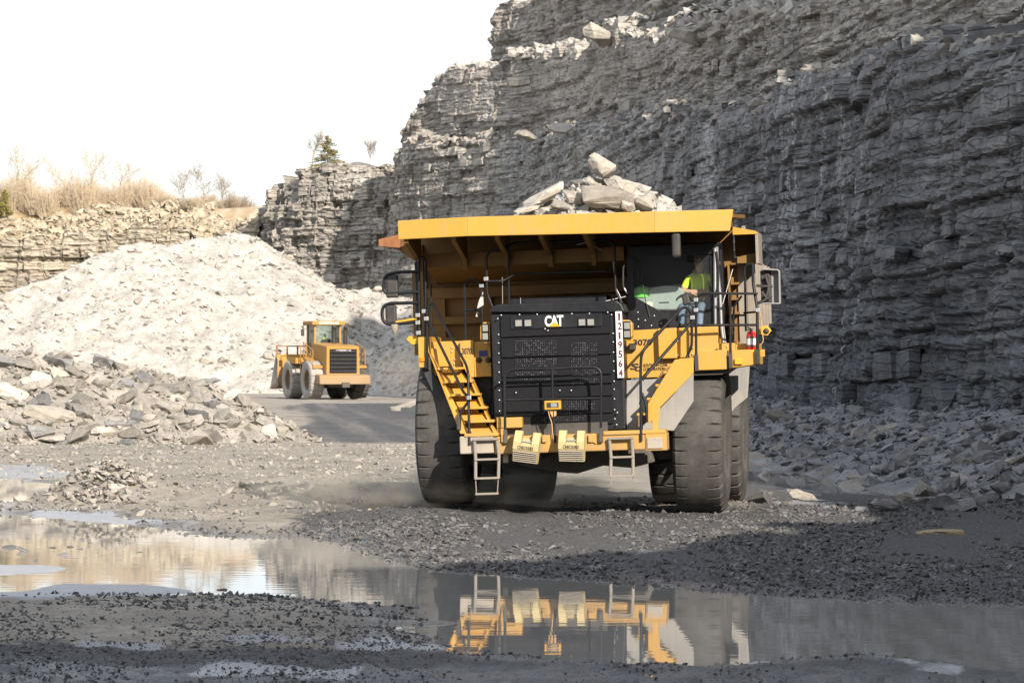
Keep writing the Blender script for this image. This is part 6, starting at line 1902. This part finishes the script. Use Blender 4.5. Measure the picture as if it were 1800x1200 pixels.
for n_, b4 in (('rear_window', (-.8, .8, -.46, -.45, 3.05, 4.92)), ('side_window', (-.88, -.87, -.38, 1.1, 3.05, 4.92)), ('side_window', (.87, .88, -.38, 1.1, 3.05, 4.92)), ('front_window', (-.8, .8, 1.16, 1.17, 3.05, 4.92))):
    lp(n_, 'glass', lambda m_: m_.box(*b4), cabL, 0)
lp('seat', 'seat_black', lambda m_: (m_.box(-.3, .3, -.2, -.05, 3.05, 4.0), m_.box(-.3, .3, -.1, .45, 3.05, 3.45)), cabL)
for x, y in ((.25, -1.1), (.8, -1.9)):
    MB().tube([(x, y, 3.5), (x, y, 4.5), (x, y - .06, 4.72), (x, y - .2, 4.85)], .14, 12).build('exhaust_stack', 'frame_dark', loader)
mb = MB()
for x in (-1.1, 1.1): mb.tube([(x, -.2, 5.0), (x * 1.4, -.2, 5.05), (x * 1.5, -.2, 4.6)], .03, 6)
mb.build('mirror_arm', 'frame_dark', loader)
for x in (-1.65, 1.65): lp('mirror', 'frame_dark', lambda m_: m_.box(x - .12, x + .12, -.26, -.18, 4.2, 4.65))
for sx in (-.75, .75):
    lp('lift_arm', 'loader_yellow', lambda m_: m_.hexa([(sx - .15, 1.4, 2.2), (sx + .15, 1.4, 2.2), (sx + .15, 4.3, 1.0), (sx - .15, 4.3, 1.0), (sx - .15, 1.4, 3.0), (sx + .15, 1.4, 3.0), (sx + .15, 4.3, 1.6), (sx - .15, 4.3, 1.6)]))
bk = lp('bucket', 'loader_yellow', lambda m_: m_.prism_x([(3.9, .9), (3.75, 1.6), (3.8, 2.6), (4.1, 3.0), (4.2, 2.95), (4.0, 2.5), (3.95, 1.6), (4.1, 1.05), (5.6, .75), (5.6, .65), (4.1, .75)], -2.25, 2.25))
for x in (-2.25, 2.2): lp('bucket_cheek', 'dusty_steel', lambda m_: m_.prism_x([(3.8, .85), (3.75, 2.6), (4.15, 3.0), (5.5, .75)], x, x + .05), bk)
mb = MB()
for x in np.linspace(-2.2, 2.2, 7): mb.box(x - .05, x + .05, 4.05, 4.12, 2.95, 3.55)
mb.box(-2.25, 2.25, 4.04, 4.13, 3.5, 3.58)
mb.build('spill_guard', 'rust', bk)
q = loader.matrix_basis @ Vector((0.0, .12, 3.45))
bpy.context.view_layer.update()
q = Matrix.Translation(loader.location) @ Matrix.Rotation(R(20), 4, 'Z') @ Vector((0, .12, 3.45))
person('person', q, R(20 + 180), 'person in a lime top seated in the wheel loader cab')

# ------------------------------------------------------------------ dust thrown up by the wheels
def dust(name, lo, hi, dens, label, seed):
    c0 = [(a + b) / 2 for a, b in zip(lo, hi)]; h_ = [(b - a) / 2 for a, b in zip(lo, hi)]
    mb = MB(); mb.box(-1, 1, -1, 1, -1, 1)
    m, t, b = nt(name)
    t.nodes.remove(b)
    pv = t.nodes.new('ShaderNodeVolumePrincipled')
    pv.inputs['Color'].default_value = (0.80, 0.72, 0.60, 1)
    pv.inputs['Anisotropy'].default_value = 0.2
    v = coord(t)
    ln = t.nodes.new('ShaderNodeVectorMath'); ln.operation = 'LENGTH'
    t.links.new(v, ln.inputs[0])
    fall = N(t, 'ShaderNodeMapRange'); fall.inputs['From Min'].default_value = 1.0; fall.inputs['From Max'].default_value = 0.25
    t.links.new(ln.outputs['Value'], fall.inputs[0])
    n1 = noise(t, coord(t, (h_[0] * .9, h_[1] * .5, h_[2] * 2.2)), 1.3, 3, 0.6)
    d = math_(t, 'MULTIPLY', math_(t, 'MULTIPLY', fall.outputs[0], ramp(t, n1, [(0.38, 0), (0.68, 1)])), dens)
    t.links.new(d, pv.inputs['Density'])
    t.links.new(pv.outputs[0], t.nodes['Material Output'].inputs['Volume'])
    M[name] = m
    o = mb.build(name, m)
    o.location = c0; o.scale = h_
    tag(o, label, 'dust', kind='stuff')
dust('dust_cloud', (-5.4, 58.6, -0.12), (2.6, 63.5, 0.8), 1.6, 'tan dust thrown up round the front wheels of the haul truck', 1)
dust('dust_cloud', (-9.6, 216, -0.1), (-5.0, 232, 3.6), 0.16, 'grey dust hanging in the air beside the loader', 2)
